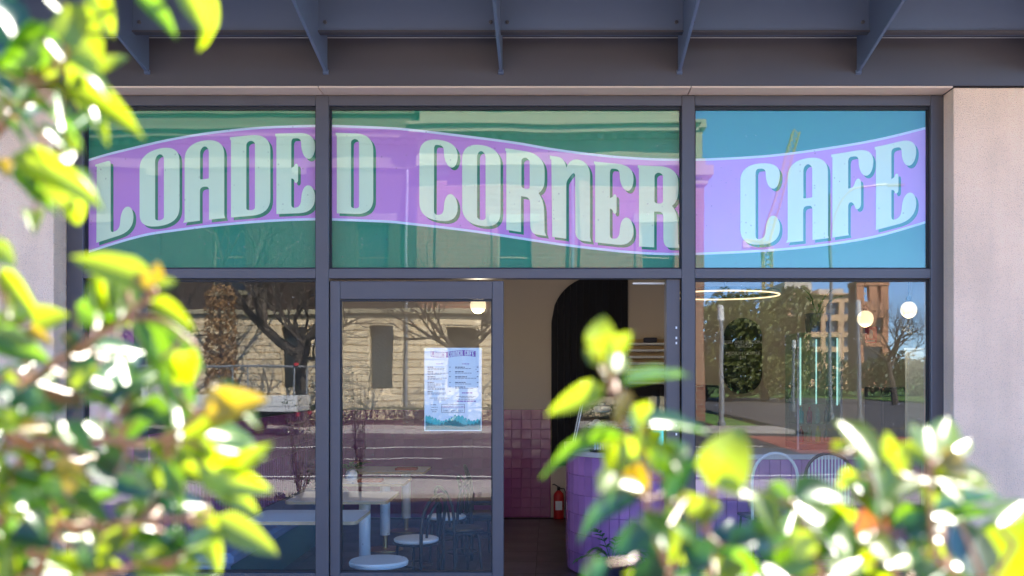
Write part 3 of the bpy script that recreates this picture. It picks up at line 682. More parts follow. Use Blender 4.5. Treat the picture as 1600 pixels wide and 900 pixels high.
MB().box(-.08, .08, -.03, .03, 0, .004).build('foot', 'case_glass', card)
pos = thing('payment_screen', (fx(1030, 1.65), 1.75, CHT), 'upright black card terminal with a bright blue screen on the counter', 'card terminal')
MB().box(-.065, .065, -.012, .012, .02, .25, .006).build('housing', 'black_metal', pos)
MB().box(-.05, .05, -.0135, -.0121, .05, .20).build('screen', 'screen_blue', pos)
MB().box(-.06, .06, -.06, .06, 0, .02, .004).build('stand', 'black_metal', pos)
tray = thing('cake_stand', (fx(938, 1.75), 1.75, CHT), 'small dark round stand with white napkins on the counter', 'stand')
MB().lathe([(.1, 0), (.105, .012), (.11, .02), (.1, .022)], n=20).build('base', 'black_metal', tray, True)
for j in range(5): MB().box(-.06 + j * .026, -.045 + j * .026, -.05, .05, .023, .09, .002).build('napkin', 'paper', tray)
# glass display with light strips, on the right of the counter
dz = CHT
gx0, gx1, gy = fx(1246, 2.0), fx(1313, 2.0), 2.0
dc = thing('display_fridge', ((gx0 + gx1) / 2, gy, dz), 'tall glass display cabinet with white light strips on the counter', 'display cabinet')
hw = (gx1 - gx0) / 2; hh = fz(520, 2.0) - dz
MB().box(-hw, hw, -.02, .5, 0, .06, .004).build('base', 'black_metal', dc)
MB().box(-hw, hw, -.02, .5, hh - .02, hh, .003).build('top', 'cabinet_glass', dc)
MB().box(-hw + .012, hw - .012, -.019, -.013, .061, hh - .021).build('front_glass', 'cabinet_glass', dc)
for s in (-1, 1):
    MB().box(s * hw - .004, s * hw + .004, -.012, .49, .061, hh - .021).build('side_glass', 'cabinet_glass', dc)
    MB().box(s * (hw - .03) - .005, s * (hw - .03) + .005, -.008, .012, hh * .38, hh - .05).build('light_strip', 'led_strip', dc)
    MB().box(s * (hw - .12) - .006, s * (hw - .12) + .006, .43, .44, hh * .38, hh - .05).build('light_strip', 'led_strip', dc)
    MB().box(s * (hw + .002) - .01, s * (hw + .002) + .01, -.035, -.0205, 0.0, hh).build('post', 'pole_metal', dc)
for z in (.25, .45): MB().box(-hw + .02, hw - .02, .0, .45, z, z + .008).build('shelf', 'cabinet_glass', dc)
bcol = ['tail_red', 'pastry', 'yellow_paint', 'fern_green', 'ink_teal', 'tail_red', 'cake_cream', 'fern_green']
for j in range(8):
    z = .066 if j < 4 else .259
    t = MB().lathe([(.026, 0), (.028, .01), (.028, .1), (.011, .13), (.011, .155), (.013, .157)], n=12).build('drink_bottle', bcol[j], None, True)
    t.location = ((gx0 + gx1) / 2 - .13 + (j % 4) * .085, gy + .18, dz + z)
    tag(t, ['red', 'brown', 'yellow', 'green', 'teal', 'red', 'cream', 'green'][j] + ' drink bottle number %s along the %s shelf of the lit glass cabinet' % (['one', 'two', 'three', 'four'][j % 4], 'bottom' if j < 4 else 'second'), 'bottle', 'bottles in the lit glass cabinet')
pp = thing('potted_plant', ((gx0 + gx1) / 2 + .04, gy + .2, dz + hh), 'small leafy plant in a square dark pot on the glass cabinet', 'plant')
MB().prism([(-.09, 0), (.09, 0), (.105, .2), (-.105, .2)], lambda x, z: (x, -.1, z), lambda x, z: (x, .1, z)).build('pot', 'pot_dark', pp)

def leaf_mesh(name, material, curl=0.3, fold=0.12, wmax=0.5, seg=6, tipw=0.62):
    """unit leaf: base at origin, runs along +Y to 1, width along X, normal +Z"""
    m = MB(); rows = []
    for i in range(seg + 1):
        t = i / seg
        wd = wmax * (math.sin(math.pi * min(1, t ** tipw)) ** 0.8 if 0 < t < 1 else (0.06 if t == 0 else 0.0))
        a = curl * t; y = math.sin(a) / max(curl, 1e-3) if abs(curl) > 1e-3 else t; z = -(1 - math.cos(a)) / curl if abs(curl) > 1e-3 else 0
        wob = .015 * math.sin(t * 17)
        rows.append([(-wd / 2, y, z + fold * wd + wob), (-wd / 4, y, z + fold * wd * .35), (0, y, z), (wd / 4, y, z + fold * wd * .35), (wd / 2, y, z + fold * wd - wob)])
    n = 5
    for r in rows: m.v += r
    for i in range(seg):
        for j in range(n - 1):
            m.f.append((i * n + j, i * n + j + 1, (i + 1) * n + j + 1, (i + 1) * n + j))
    me = bpy.data.meshes.new(name); me.from_pydata(m.v, [], m.f); me.materials.append(MATS[material])
    me.polygons.foreach_set('use_smooth', [True] * len(me.polygons)); me.update(); return me
def leaf_matrix(base, tip, normal, wscale):
    d = tip - base; L = d.length; y = d.normalized(); n = normal - y * normal.dot(y)
    if n.length < 1e-4: n = y.orthogonal()
    n.normalize(); x = y.cross(n)
    return Matrix(((x.x * wscale, y.x * L, n.x * L, base.x), (x.y * wscale, y.y * L, n.y * L, base.y), (x.z * wscale, y.z * L, n.z * L, base.z), (0, 0, 0, 1)))
fern_leaf = leaf_mesh('leaf', 'fern_green', .7, .1, .5)
for k in range(7):
    a = k * .95; el = random.uniform(.5, 1.2)
    d = Vector((math.cos(a) * math.cos(el), math.sin(a) * math.cos(el), math.sin(el))) * random.uniform(.15, .3)
    MB().tube([(0, 0, .18), tuple(Vector((0, 0, .19)) + d * .5)], .004, 5).build('stem', 'fern_green', pp)
    b = Vector((0, 0, .19)) + d * .5
    link('leaf', fern_leaf, pp, leaf_matrix(b, b + d * .8, Vector((0, -.3, 1)), .09))
# fern on the floor in front of the counter
fp = thing('floor_plant', (fx(955, 1.1), 1.1, 0), 'feathery green potted plant on the floor in front of the violet counter', 'plant')
MB().lathe([(.1, 0), (.12, .01), (.15, .26), (.14, .262), (.13, .22)], n=18).build('pot', 'pot_dark', fp, True)
for k in range(11):
    a = k * 2.4 + .3; el = random.uniform(.45, 1.2); ln = random.uniform(.35, .55)
    pts = [Vector((0, 0, .23))]
    dirv = Vector((math.cos(a) * math.cos(el), math.sin(a) * math.cos(el) * .7, math.sin(el)))
    for s in range(1, 7):
        t = s / 6; pts.append(Vector((0, 0, .23)) + dirv * ln * t + Vector((0, 0, -.22 * t * t)))
    fr = MB().tube(pts, [.005 * (1 - .6 * q / 6) for q in range(7)], 5).build('frond', 'fern_green', fp)
    for s in range(2, 7):
        for sd in (-1, 1):
            t = (pts[s] - pts[s - 1]).normalized(); sv = t.cross(Vector((0, 0, 1))).normalized() * sd
            link('leaflet', fern_leaf, fr, leaf_matrix(pts[s], pts[s] + (sv * .8 + t * .7) * .085, Vector((0, -.4, 1)), .05))
    link('leaflet', fern_leaf, fr, leaf_matrix(pts[6], pts[6] + t * .09, Vector((0, -.4, 1)), .05))

# ------------------------------------------------------------------ lamps
def globe(px, py, y, label):
    t = thing('pendant_lamp', (fx(px, y), y, fz(py, y)), label, 'lamp', 'round glowing pendant lamps in the cafe')
    r = 12.5 * (CAM_D + y) / FPX
    MB().ball((0, 0, 0), r, 1, 1, 1.05, 20, 14).build('globe', 'globe_glass', t, True)
    MB().lathe([(.025, r * .98), (.028, r * 1.0), (.028, r + .05), (.01, r + .06)], n=12).build('cap', 'black_metal', t)
    MB().tube([(0, 0, r + .05), (0, 0, ZC - t.location.z - .001)], .005, 5).build('cord', 'black_metal', t)
_g = globe
def globe(px, py, y, label):
    _g(px, py, y, label)
    ld = bpy.data.lights.new('lamp_light', 'POINT'); ld.energy = 4.0 if px < 1000 else 0.8; ld.color = (1, .84, .62); ld.shadow_soft_size = .06
    lo = bpy.data.objects.new('lamp_light', ld); col.objects.link(lo); lo.location = (fx(px, y), y, fz(py, y) - .20)
globe(747, 477, 2.4, 'glowing globe pendant seen through the top of the sliding door')
globe(1352, 498, 3.2, 'glowing globe pendant above the red sign, left of its pair')
globe(1420, 484, 2.6, 'glowing globe pendant nearest the right window edge')
ry = 3.0; rx = fx(1128, ry); rz_ = fz(461.5, ry); rr_ = 88 * (CAM_D + ry) / FPX
ring = thing('ring_lamp', (rx, ry, rz_), 'large thin glowing ring pendant in the right window', 'lamp')
cpts = [(rr_ * math.cos(a), rr_ * math.sin(a)) for a in [2 * math.pi * k / 64 for k in range(64)]]
MB().tube([(x, y, 0) for x, y in cpts], .008, 6, closed=True).build('light_ring', 'ring_light', ring, True)
MB().tube([(x * 1.0, y * 1.0, .03) for x, y in cpts], .017, 6, closed=True).build('housing', 'black_metal', ring, True)
for k in range(3):
    a = k * 2.09 + .4
    MB().tube([(rr_ * math.cos(a), rr_ * math.sin(a), .03), (0.0, 0.0, ZC - rz_ - .002)], .003, 4).build('cable', 'black_metal', ring)

# ------------------------------------------------------------------ wall sign panels
hw = 30 * (CAM_D + YB) / FPX; zt = fz(497, YB); zb2 = fz(615, YB)
ms = thing('menu_board', (fx(1160, YB), YB, (zt + zb2) / 2), 'dark pill shaped menu board with white letters on the back wall', 'menu board')
H2 = (zt - zb2) / 2
pill = [(hw * math.cos(a), H2 - hw + hw * math.sin(a)) for a in [math.pi * k / 16 for k in range(17)]] + [(hw * math.cos(a), -(H2 - hw) + hw * math.sin(a)) for a in [math.pi + math.pi * k / 16 for k in range(17)]]
MB().prism(pill, lambda x, z: (x, -.03, z), lambda x, z: (x, .01, z)).build('board', 'black_board', ms)
for body, py in (('EGG AND BACON', 537), ('TANGO', 543), ('MEDIUM COFFEE', 554.5), ('$14', 561), ('- - - - - - -', 575)):
    text(body, .062, (0, -.0312, fz(py, YB) - (zt + zb2) / 2), 'letter_white', ms, 'lettering')
rs = thing('extinguisher_sign', (fx(1361, YB), YB, fz(523, YB)), 'red fire extinguisher sign with white symbol on the back wall', 'sign')
MB().box(-.08, .08, -.004, .01, -.11, .11).build('plate', 'sign_red', rs)
MB().prism([(-.022, -.05), (.022, -.05), (.024, .04), (.012, .065), (-.012, .065), (-.024, .04)], lambda x, z: (x, -.0065, z), lambda x, z: (x, -.0042, z)).build('symbol', 'letter_white', rs)
MB().box(-.05, .05, -.0065, -.0042, -.095, -.07).build('text_bar', 'letter_white', rs)
fr = thing('upright_fridge', (fx(1402, 3.4), 3.4, 0), 'dark upright glass door fridge at the right end of the cafe', 'fridge')
fh = fz(605, 3.4)
MB().box(-.18, .2, 0, .6, 0, fh, .01).build('cabinet', 'black_metal', fr)
MB().box(-.15, .17, -.012, -.0005, .15, fh - .06).build('door', 'dark_pane', fr)
MB().box(.14, .16, -.04, -.013, .5, 1.0, .004).build('handle', 'pole_metal', fr)
wc = thing('white_partition', (fx(1430, 3.0), 3.0, 0), 'white narrow partition beside the dark fridge', 'partition')
MB().box(-.09, .22, 0, .06, 0, fz(548, 3.0), .006).build('panel', 'white_paint', wc)
MB().box(-.1, .23, -.01, .07, fz(548, 3.0) + .001, fz(548, 3.0) + .03, .004).build('cap', 'white_paint', wc)

# ------------------------------------------------------------------ tables, chairs, bench
def table(y0, y1, xl, xr, label):
    t = thing('cafe_table', ((xl + xr) / 2, (y0 + y1) / 2, 0), label, 'table', 'white topped tables along the bench')
    hx, hy = (xr - xl) / 2, (y1 - y0) / 2
    bm = bmesh.new(); bmesh.ops.create_cube(bm, size=1)
    for v in bm.verts: v.co = (v.co.x * 2 * hx, v.co.y * 2 * hy, .738 + v.co.z * .028)
    ed = [e for e in bm.edges if abs(e.verts[0].co.z - e.verts[1].co.z) > .01]
    bmesh.ops.bevel(bm, geom=ed, offset=.05, segments=5, affect='EDGES', profile=.5)
    m = MB(); m.addbm(bm); bm.free()
    m.build('edge', 'ply_edge', t)
    m2 = MB(); m2.v = [(x * .996, y * .996, .7525 if z > .738 else .750) for x, y, z in m.v]; m2.f = m.f
    m2.build('top', 'table_top', t)
    MB().lathe([(.055, .16), (.055, .722), (.12, .7235)], (hx * .45, -hy * .2, 0), 20).build('leg', 'white_paint', t, True)
    MB().lathe([(.03, .02), (.03, .159)], (hx * .45, -hy * .2, 0), 14).build('collar', 'brass', t, True)
    MB().lathe([(.2, 0), (.2, .008), (.05, .02)], (hx * .45, -hy * .2, 0), 24).build('base', 'brass', t, True)
    return t
table(.16, .84, -2.45, -1.54, 'white topped cafe table nearest the window')
table(1.42, 2.2, -2.45, -1.5, 'white topped cafe table second from the window')
table(2.9, 3.6, -2.45, -1.56, 'white topped cafe table third from the window')
table(4.2, 4.9, -2.45, -1.5, 'farthest white topped cafe table by the back wall')
def bent_chair(loc, rz, label, seat='white_paint', h=.46, back=.86, group='black bentwood cafe chairs'):
    t = thing('bistro_chair', loc, label, 'chair', group, rz)
    MB().lathe([(.19, h - .025), (.2, h - .015), (.2, h), (.185, h + .008), (.05, h + .002)], n=24).build('seat', seat, t, True)
    MB().tube([(.2 * math.cos(a), .2 * math.sin(a), h - .035) for a in [2 * math.pi * k / 24 for k in range(24)]], .011, 6, closed=True).build('seat_ring', 'black_metal', t, True)
    for a in (.7, 2.44): MB().tube([(.17 * math.cos(a), .17 * math.sin(a), h - .03), (.21 * math.cos(a), .21 * math.sin(a), 0)], [.014, .011], 8).build('leg', 'black_metal', t, True)
    hoop = []
    for k in range(17):
        a = math.pi * k / 16; hoop.append((.185 * math.cos(a), -.17 - .07 * math.sin(a) , h + .12 + (back - h - .12) * math.sin(a) ** .6))
    pts = [(.19, -.16, 0)] + hoop + [(-.19, -.16, 0)]
    MB().tube(pts, .016, 8).build('back_frame', 'black_metal', t, True)
    hoop2 = [(.10 * math.cos(math.pi * k / 12), -.17 - .06 * math.sin(math.pi * k / 12), h + .03 + (back - .1 - h) * math.sin(math.pi * k / 12) ** .6) for k in range(13)]
    MB().tube(hoop2, .012, 7).build('back_hoop', 'black_metal', t, True)
    MB().tube([(.15 * math.cos(a), .15 * math.sin(a), h * .5) for a in [2 * math.pi * k / 20 for k in range(20)]], .007, 6, closed=True).build('stretcher', 'black_metal', t, True)
    return t
bent_chair((fx(650, 1.1), 1.12, 0), R(65), 'black bentwood chair with white seat nearest the door glass')
bent_chair((fx(697, 2.5), 2.55, 0), R(80), 'black bentwood chair with white seat second from the door glass')
bent_chair((fx(752, 2.7), 2.75, 0), R(-70), 'black bentwood chair seen side on at the right of the door glass', 'black_metal')
bent_chair((fx(722, 1.75), 1.75, 0), R(-60), 'all black bentwood chair between the two white seated chairs', 'black_metal')
bent_chair((-.75, 3.9, 0), R(-80), 'black bentwood chair deep in the room behind the door', 'black_metal')
st = thing('round_stool', (fx(592, .34), .34, 0), 'low white round stool just inside the sliding door', 'stool')
MB().lathe([(.2, .36), (.235, .375), (.24, .40), (.23, .415), (.1, .418)], n=28).build('seat', 'white_paint', st, True)
for a in (.78, 2.35, 3.93, 5.5): MB().tube([(.15 * math.cos(a), .15 * math.sin(a), .365), (.19 * math.cos(a), .19 * math.sin(a), 0)], .013, 8).build('leg', 'black_metal', st, True)
bench = thing('wall_bench', (-2.85, 2.6, 0), 'blue upholstered bench seat running along the side wall', 'bench')
MB().box(-.28, .28, -2.3, 2.4, .36, .47, .03).build('seat', 'bench_blue', bench)
MB().box(-.28, .22, -2.28, 2.38, 0, .359).build('plinth', 'teal_fabric', bench)
for i in range(52):
    y = -2.28 + i * .09; MB().box(-.295, -.24, y, y + .075, .475, .98, .012).build('back_slat', 'tile_purple', bench)
wb = thing('window_bench', (-2.9, .42, 0), 'low blue window seat in the left window', 'bench')
MB().box(-.62, .3, -.27, -.05, .30, .40, .02).build('seat', 'bench_blue', wb)
MB().box(-.6, .28, -.25, -.06, 0, .299).build('plinth', 'teal_fabric', wb)
# things on the third table
vt_ = thing('flower_vase', (-2.18, 3.2, .7526), 'low vase of dark foliage and orange flowers on a table', 'vase')
MB().lathe([(.05, 0), (.07, .03), (.06, .1), (.045, .12)], n=16).build('vase', 'white_paint', vt_, True)
for k in range(34):
    a = random.uniform(0, 6.28); r = random.uniform(.05, .24)
    b = Vector((0, 0, .11)); tp = Vector((r * math.cos(a), r * math.sin(a), .13 + random.uniform(0, .12)))
    link('leaf', fern_leaf, vt_, leaf_matrix(b.lerp(tp, .4), tp, Vector((0, -.3, 1)), .06))
om = leaf_mesh('petal', 'leaf_rust', .5, .1, .5)
for k in range(16):
    a = random.uniform(0, 6.28); b = Vector((.1 + .07 * math.cos(a), .05 + .07 * math.sin(a), .2)); link('petal', om, vt_, leaf_matrix(b, b + Vector((math.cos(a) * .06, math.sin(a) * .06, .02)), Vector((0, 0, 1)), .05))
for i, (x, y, lab) in enumerate(((-1.75, 4.45, 'red menu folder lying on the farthest table'), (-1.95, 3.1, 'red napkin holder on the third table'))):
    t = MB().box(-.13, .13, -.09, .09, 0, .03, .004).build('menu_folder' if i == 0 else 'napkin_holder', 'cardboard_red', None); t.location = (x, y, .7528); tag(t, lab, 'table item')
# bar stools by the counter
def bar_stool(loc, rz, label, arm):
    t = thing('bar_stool', loc, label, 'stool', 'bar stools at the violet counter', rz)
    h = .70
    MB().box(-.2, .2, -.19, .19, h - .03, h, .012).build('seat', 'black_metal', t)
    for sx in (-1, 1):
        for sy in (-1, 1): MB().tube([(.17 * sx, .16 * sy, h - .03), (.21 * sx, .2 * sy, 0)], .011, 8).build('leg', 'black_metal', t, True)
    MB().tube([(.195, -.18, .28), (.195, .18, .28), (-.195, .18, .28), (-.195, -.18, .28)], .008, 6, closed=True).build('foot_rail', 'black_metal', t)
    pts = [(-.2, -.19, h - .02)] + [(.21 * -math.cos(math.pi * k / 14), -.2, h + .25 + .30 * math.sin(math.pi * k / 14) ** .7) for k in range(15)] + [(.2, -.19, h - .02)]
    MB().tube(pts, .014, 8).build('back_frame', 'white_paint' if arm else 'black_metal', t, True)
    if not arm:
        for k in range(13):
            x = -.17 + k * .0283; MB().tube([(x, -.2, h + .12), (x, -.2, h + .25 + .28 * math.sin(math.acos(max(-1, min(1, x / .21)))) ** .7)], .0075, 5).build('back_cord', 'white_paint', t)
    return t
bar_stool((fx(1197, .95), .95, 0), R(10), 'bar stool with a plain white hoop back at the violet counter', True)
bar_stool((fx(1285, .95), .95, 0), R(0), 'bar stool with a woven striped back at the violet counter', False)

# ------------------------------------------------------------------ buildings across the street (seen in the glass); fronts face +Y
def facade(parent, x0, x1, z0, z1, y, openings, depth, wallm, panem, name='wall', frame=None, back=6.0, sill=None, bars=(1, 1)):
    xs = sorted({x0, x1, *[o[0] for o in openings], *[o[1] for o in openings]}); zs = sorted({z0, z1, *[o[2] for o in openings], *[o[3] for o in openings]})
    m = MB()
    for a, b in zip(xs[:-1], xs[1:]):
        for c, d in zip(zs[:-1], zs[1:]):
            mx, mz = (a + b) / 2, (c + d) / 2
            if any(o[0] < mx < o[1] and o[2] < mz < o[3] for o in openings): continue
            m.quad((a, y, c), (a, y, d), (b, y, d), (b, y, c))
    for a, b, c, d in openings:
        yb = y - depth
        m.quad((a, y, c), (b, y, c), (b, yb, c), (a, yb, c)); m.quad((a, y, d), (a, yb, d), (b, yb, d), (b, y, d))
        m.quad((a, y, c), (a, yb, c), (a, yb, d), (a, y, d)); m.quad((b, y, c), (b, y, d), (b, yb, d), (b, yb, c))
    m.quad((x0, y, z0), (x0, y - back, z0), (x0, y - back, z1), (x0, y, z1)); m.quad((x1, y, z0), (x1, y, z1), (x1, y - back, z1), (x1, y - back, z0))
    m.quad((x0, y, z1), (x0, y - back, z1), (x1, y - back, z1), (x1, y, z1)); m.quad((x0, y - back, z0), (x1, y - back, z0), (x1, y - back, z1), (x0, y - back, z1))
    m.build(name, wallm, parent, fix=False)
    for a, b, c, d in openings:
        w = MB().box(a + .02, b - .02, y - depth - .03, y - depth + .001, c + .02, d - .02).build('window', panem, parent)
        if frame:
            t = .06; f = MB()
            f.box(a, a + t, y - depth + .002, y - depth + .06, c, d); f.box(b - t, b, y - depth + .002, y - depth + .06, c, d)
            f.box(a + t, b - t, y - depth + .002, y - depth + .06, d - t, d); f.box(a + t, b - t, y - depth + .002, y - depth + .06, c, c + t)
            if bars[1]: f.box(a + t, b - t, y - depth + .002, y - depth + .05, (c + d) / 2 - .03, (c + d) / 2 + .03)
            f.build('frame', frame, w)
        if sill: MB().box(a - .1, b + .1, y - .05, y + .12, c - .16, c - .002).build('sill', sill, w)

BY = -33.2
def rx_(px, d=33.2): return (px - CX) * (CAM_D + d) / FPX
def rz2(py, d=33.2): return CAM_H + (CY - py) * (CAM_D + d) / FPX
ob = thing('civic_building', (0, 0, 0), 'old stone and red brick building across the street, reflected in the windows', 'building')
ZG = rz2(497); XC = rx_(1076); XP = rx_(652); XWW = -34.0
zwt, zwb = rz2(510), rz2(606)
wins = []
for px0, px1 in ((-330, -290), (-230, -190), (-130, -90), (-30, 10), (70, 110), (186, 226), (262, 300), (440, 478), (577, 613), (697, 748), (820, 870), (940, 990)):
    wins.append((rx_(px0), rx_(px1), zwb, zwt))
facade(ob, XWW, XC, -0.3, ZG, BY, wins, .45, 'stone_cream', 'dark_pane', 'ground_floor_wall', None, 7)
# dressed stone courses
hN = .285; nC = int((ZG - .5) / hN); bl = MB().box(-.5, .5, -.0005, .055, 0.018, hN - .018, .012).mesh('stone_block', 'stone_cream')
nb = 0; rest = MB()
for j in range(nC):
    z = ZG - (j + 1) * hN
    x = XWW + .1 + (.65 if j % 2 else 0)
    while x < XC - .3:
        x2 = min(x + 1.3, XC - .02); segs = [(x, x2)]
        for a, b, c, d in wins:
            if z + hN > c + .02 and z < d - .02:
                ns_ = []
                for s, e in segs:
                    if b <= s or a >= e: ns_.append((s, e))
                    else:
                        if s < a: ns_.append((s, a))
                        if e > b: ns_.append((b, e))
                segs = ns_
        for s, e in segs:
            if e - s < .12: continue
            if rx_(225) < (s + e) / 2 < rx_(780) and z > .55 and nb < 300:
                link('stone_block', bl, ob, Matrix.Translation(((s + e) / 2, BY, z)) @ Matrix.Diagonal((e - s - .02, 1, 1, 1))); nb += 1
            else: rest.box(s + .01, e - .01, BY - .0005, BY + .055, z + .018, z + hN - .018)
        x += 1.3
tag(rest.build('stone_blocks', 'stone_cream', ob), None, None, None, 'stuff')
MB().box(XWW, XC + .1, BY - .3, BY + .10, ZG + .001, ZG + .14).build('string_course', 'stone_pale', ob)
MB().box(XWW, XC + .2, BY - .3, BY + .24, ZG + .141, ZG + .36, .03).build('string_course', 'stone_pale', ob)
# brick upper floor
ZU = ZG + .361; ZE = rz2(262)
uw = []
for i in range(7):
    xcw = XWW + 3.07 + i * 5.9
    if xcw + .7 < XC - .5: uw.append((xcw - .7, xcw + .7, ZU + .75, ZU + 3.6))
facade(ob, XWW, XP, ZU, ZE, BY - .15, [u for u in uw if u[1] < XP - .1], .3, 'shaded_brick', 'dark_pane', 'brick_wall', 'stone_wing', 6.8, 'stone_wing')
facade(ob, XP, XC, ZU, ZE, BY - .15, [u for u in uw if u[0] > XP + .1], .3, 'red_brick', 'dark_pane', 'brick_wall', 'stone_pale', 6.8, 'stone_pale')
for a, b, c, d in uw:   # stone surrounds with a keystone
    bm_ = 'red_brick' if a > XP else 'shaded_brick'
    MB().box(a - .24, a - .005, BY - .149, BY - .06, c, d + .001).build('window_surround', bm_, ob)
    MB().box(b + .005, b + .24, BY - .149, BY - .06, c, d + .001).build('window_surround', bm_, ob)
    MB().box(a - .34, b + .34, BY - .149, BY - .02, d + .002, d + .36, .02).build('lintel', 'stone_pale' if a > XP else 'stone_wing', ob)
for i in range(7):
    xp = XWW + .1 + i * 5.9
    if xp < XC - .2:
        MB().box(xp - .22, xp + .22, BY - .149, BY + .02, ZU, ZE - .35).build('pilaster', 'red_brick' if xp > XP else 'shaded_brick', ob)
        MB().box(xp - .3, xp + .3, BY - .149, BY + .09, ZE - .349, ZE - .001, .03).build('capital', 'stone_pale' if xp > XP else 'stone_wing', ob)
# entablature, stepped; the pavilion on the right stands higher and prouder
def entab(x0, x1, z0, zt, proud, sm):
    y = BY + proud; H = zt - z0
    MB().box(x0, x1, BY - 6.9, y + .02, z0, z0 + H * .16).build('architrave', sm, ob)
    MB().box(x0 + .05, x1 - .05, BY - 6.9, y - .06, z0 + H * .161, z0 + H * .40).build('frieze', sm, ob)
    MB().box(x0, x1, BY - 6.9, y + .08, z0 + H * .401, z0 + H * .47).build('bed_mould', sm, ob)
    dm = MB().box(-.13, .13, 0, .3, 0, H * .085, .01).mesh('dentil', sm)
    k = int((x1 - x0) / .56)
    for i in range(k):
        link('dentil', dm, ob, Matrix.Translation((x0 + .2 + (x1 - x0 - .4) * (i + .5) / k, y + .081, z0 + H * .385)))
    MB().box(x0 - .25, x1 + .25, BY - 6.9, y + .62, z0 + H * .471, z0 + H * .58, .03).build('cornice', sm, ob)
    MB().box(x0 - .35, x1 + .35, BY - 6.9, y + .78, z0 + H * .581, z0 + H * .64, .03).build('cornice', sm, ob)
    MB().box(x0 + .1, x1 - .1, BY - 6.9, y - .1, z0 + H * .641, zt - H * .08).build('parapet', sm, ob)
    MB().box(x0, x1, BY - 6.9, y + .05, zt - H * .079, zt, .02).build('coping', sm, ob)
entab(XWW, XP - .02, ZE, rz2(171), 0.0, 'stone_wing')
entab(XP, XC + .05, ZE, rz2(165), 0.5, 'stone_pale')
# corner pier with its capital
MB().box(XC + .051, XC + .62, BY - 1.2, BY + .35, -.3, rz2(290)).build('corner_pier', 'red_brick', ob)
for (z0, z1, e) in ((290, 278, .12), (277.9, 262, .3), (261.9, 250, .05), (249.9, 205, -.05), (204.9, 192, .1)):
    MB().box(XC + .052, XC + .62 + e, BY - 1.2 - e, BY + .35 + e, rz2(z0), rz2(z1)).build('pier_cornice', 'stone_pale', ob)
for px in (636, 895):
    MB().tube([(rx_(px), BY + .16, 0), (rx_(px), BY + .16, ZE - .1)], .07, 8).build('downpipe', 'pole_metal', ob)

# far buildings beyond the park
fb = thing('office_block', (0, 0, 0), 'tan office block with rows of square windows beyond the park', 'building')
D2 = 130.0
def bx_(px): return (px - CX) * (CAM_D + D2) / FPX
def bz_(py): return CAM_H + (CY - py) * (CAM_D + D2) / FPX
ops = [(bx_(1236 + i * 28), bx_(1256 + i * 28), bz_(490 + j * 26), bz_(473 + j * 26)) for i in range(4) for j in range(4)]
facade(fb, bx_(1228), bx_(1350), -1, bz_(462), -D2, ops, .6, 'far_stone', 'blue_pane', 'wall', None, 18)
facade(fb, bx_(1228), bx_(1272), bz_(461.9), bz_(440), -D2 - 1, [(bx_(1233 + i * 7), bx_(1238 + i * 7), bz_(458), bz_(448)) for i in range(5)], .5, 'far_white', 'blue_pane', 'upper_storey', None, 14)
MB().box(bx_(1226), bx_(1352), -D2 - 18, -D2 + .5, bz_(461.8), bz_(459.5)).build('parapet', 'far_stone', fb)
MB().box(bx_(1285), bx_(1325), -D2 - 12, -D2 - 2, bz_(459.4), bz_(450)).build('plant_room', 'far_white', fb)
tb = thing('brick_tower', (0, 0, 0), 'red brick tower with an open belfry beyond the park', 'tower')
D2 = 105.0
xa, xb = bx_(1340), bx_(1386)
facade(tb, xa, xb, -1, bz_(472), -D2, [(bx_(1349), bx_(1358), bz_(520), bz_(495)), (bx_(1367), bx_(1377), bz_(520), bz_(495)), (bx_(1349), bx_(1377), bz_(575), bz_(540))], .5, 'tower_brick', 'dark_pane', 'wall', None, xb - xa)
ww = (xb - xa)
for (x, y) in ((xa, -D2), (xb - .8, -D2), (xa, -D2 - ww + .8), (xb - .8, -D2 - ww + .8), ((xa + xb) / 2 - .3, -D2)):
    MB().box(x, x + .8, y - .8, y, bz_(471.9), bz_(447)).build('belfry_post', 'tower_brick', tb)
MB().box(xa - .1, xb + .1, -D2 - ww - .1, -D2 + .1, bz_(446.9), bz_(440)).build('belfry_lintel', 'tower_brick', tb)
MB().prism([(xa - .3, bz_(439.9)), (xb + .3, bz_(439.9)), ((xa + xb) / 2, bz_(433))], lambda x, z: (x, -D2 + .3, z), lambda x, z: (x, -D2 - ww - .3, z)).build('roof', 'tower_brick', tb)
# tower crane
cr_ = thing('tower_crane', (0, 0, 0), 'tall lattice tower crane against the blue sky', 'crane')
D2 = 230.0
def lattice(p, q, w, n):
    p, q = Vector(p), Vector(q); m = MB(); t = (q - p).normalized(); u = t.cross(Vector((0, 1, 0))).normalized() * w / 2; v = Vector((0, 1, 0)) * w / 2
    cs = [u + v, u - v, -u - v, -u + v]
    for c in cs: m.tube([p + c, q + c], w * .09, 4)
    for i in range(n):
        a = p.lerp(q, i / n); b = p.lerp(q, (i + 1) / n)
        for k in range(4): m.tube([a + cs[k], b + cs[(k + 1) % 4]], w * .06, 4)
    return m
lattice((bx_(1197), -D2, -1), (bx_(1197), -D2, bz_(385)), 2.0, 26).build('mast', 'crane_yellow', cr_)
lattice((bx_(1192), -D2, bz_(390)), (bx_(1244), -D2, bz_(206)), 1.6, 22).build('jib', 'crane_yellow', cr_)
lattice((bx_(1197), -D2, bz_(384)), (bx_(1162), -D2, bz_(380)), 1.6, 6).build('counter_jib', 'crane_yellow', cr_)
MB().box(bx_(1160), bx_(1170), -D2 - 1, -D2 + 1, bz_(388), bz_(376)).build('counterweight', 'far_white', cr_)
MB().box(bx_(1198), bx_(1206), -D2 - 1, -D2 + 1, bz_(394), bz_(384)).build('cabin', 'far_white', cr_)

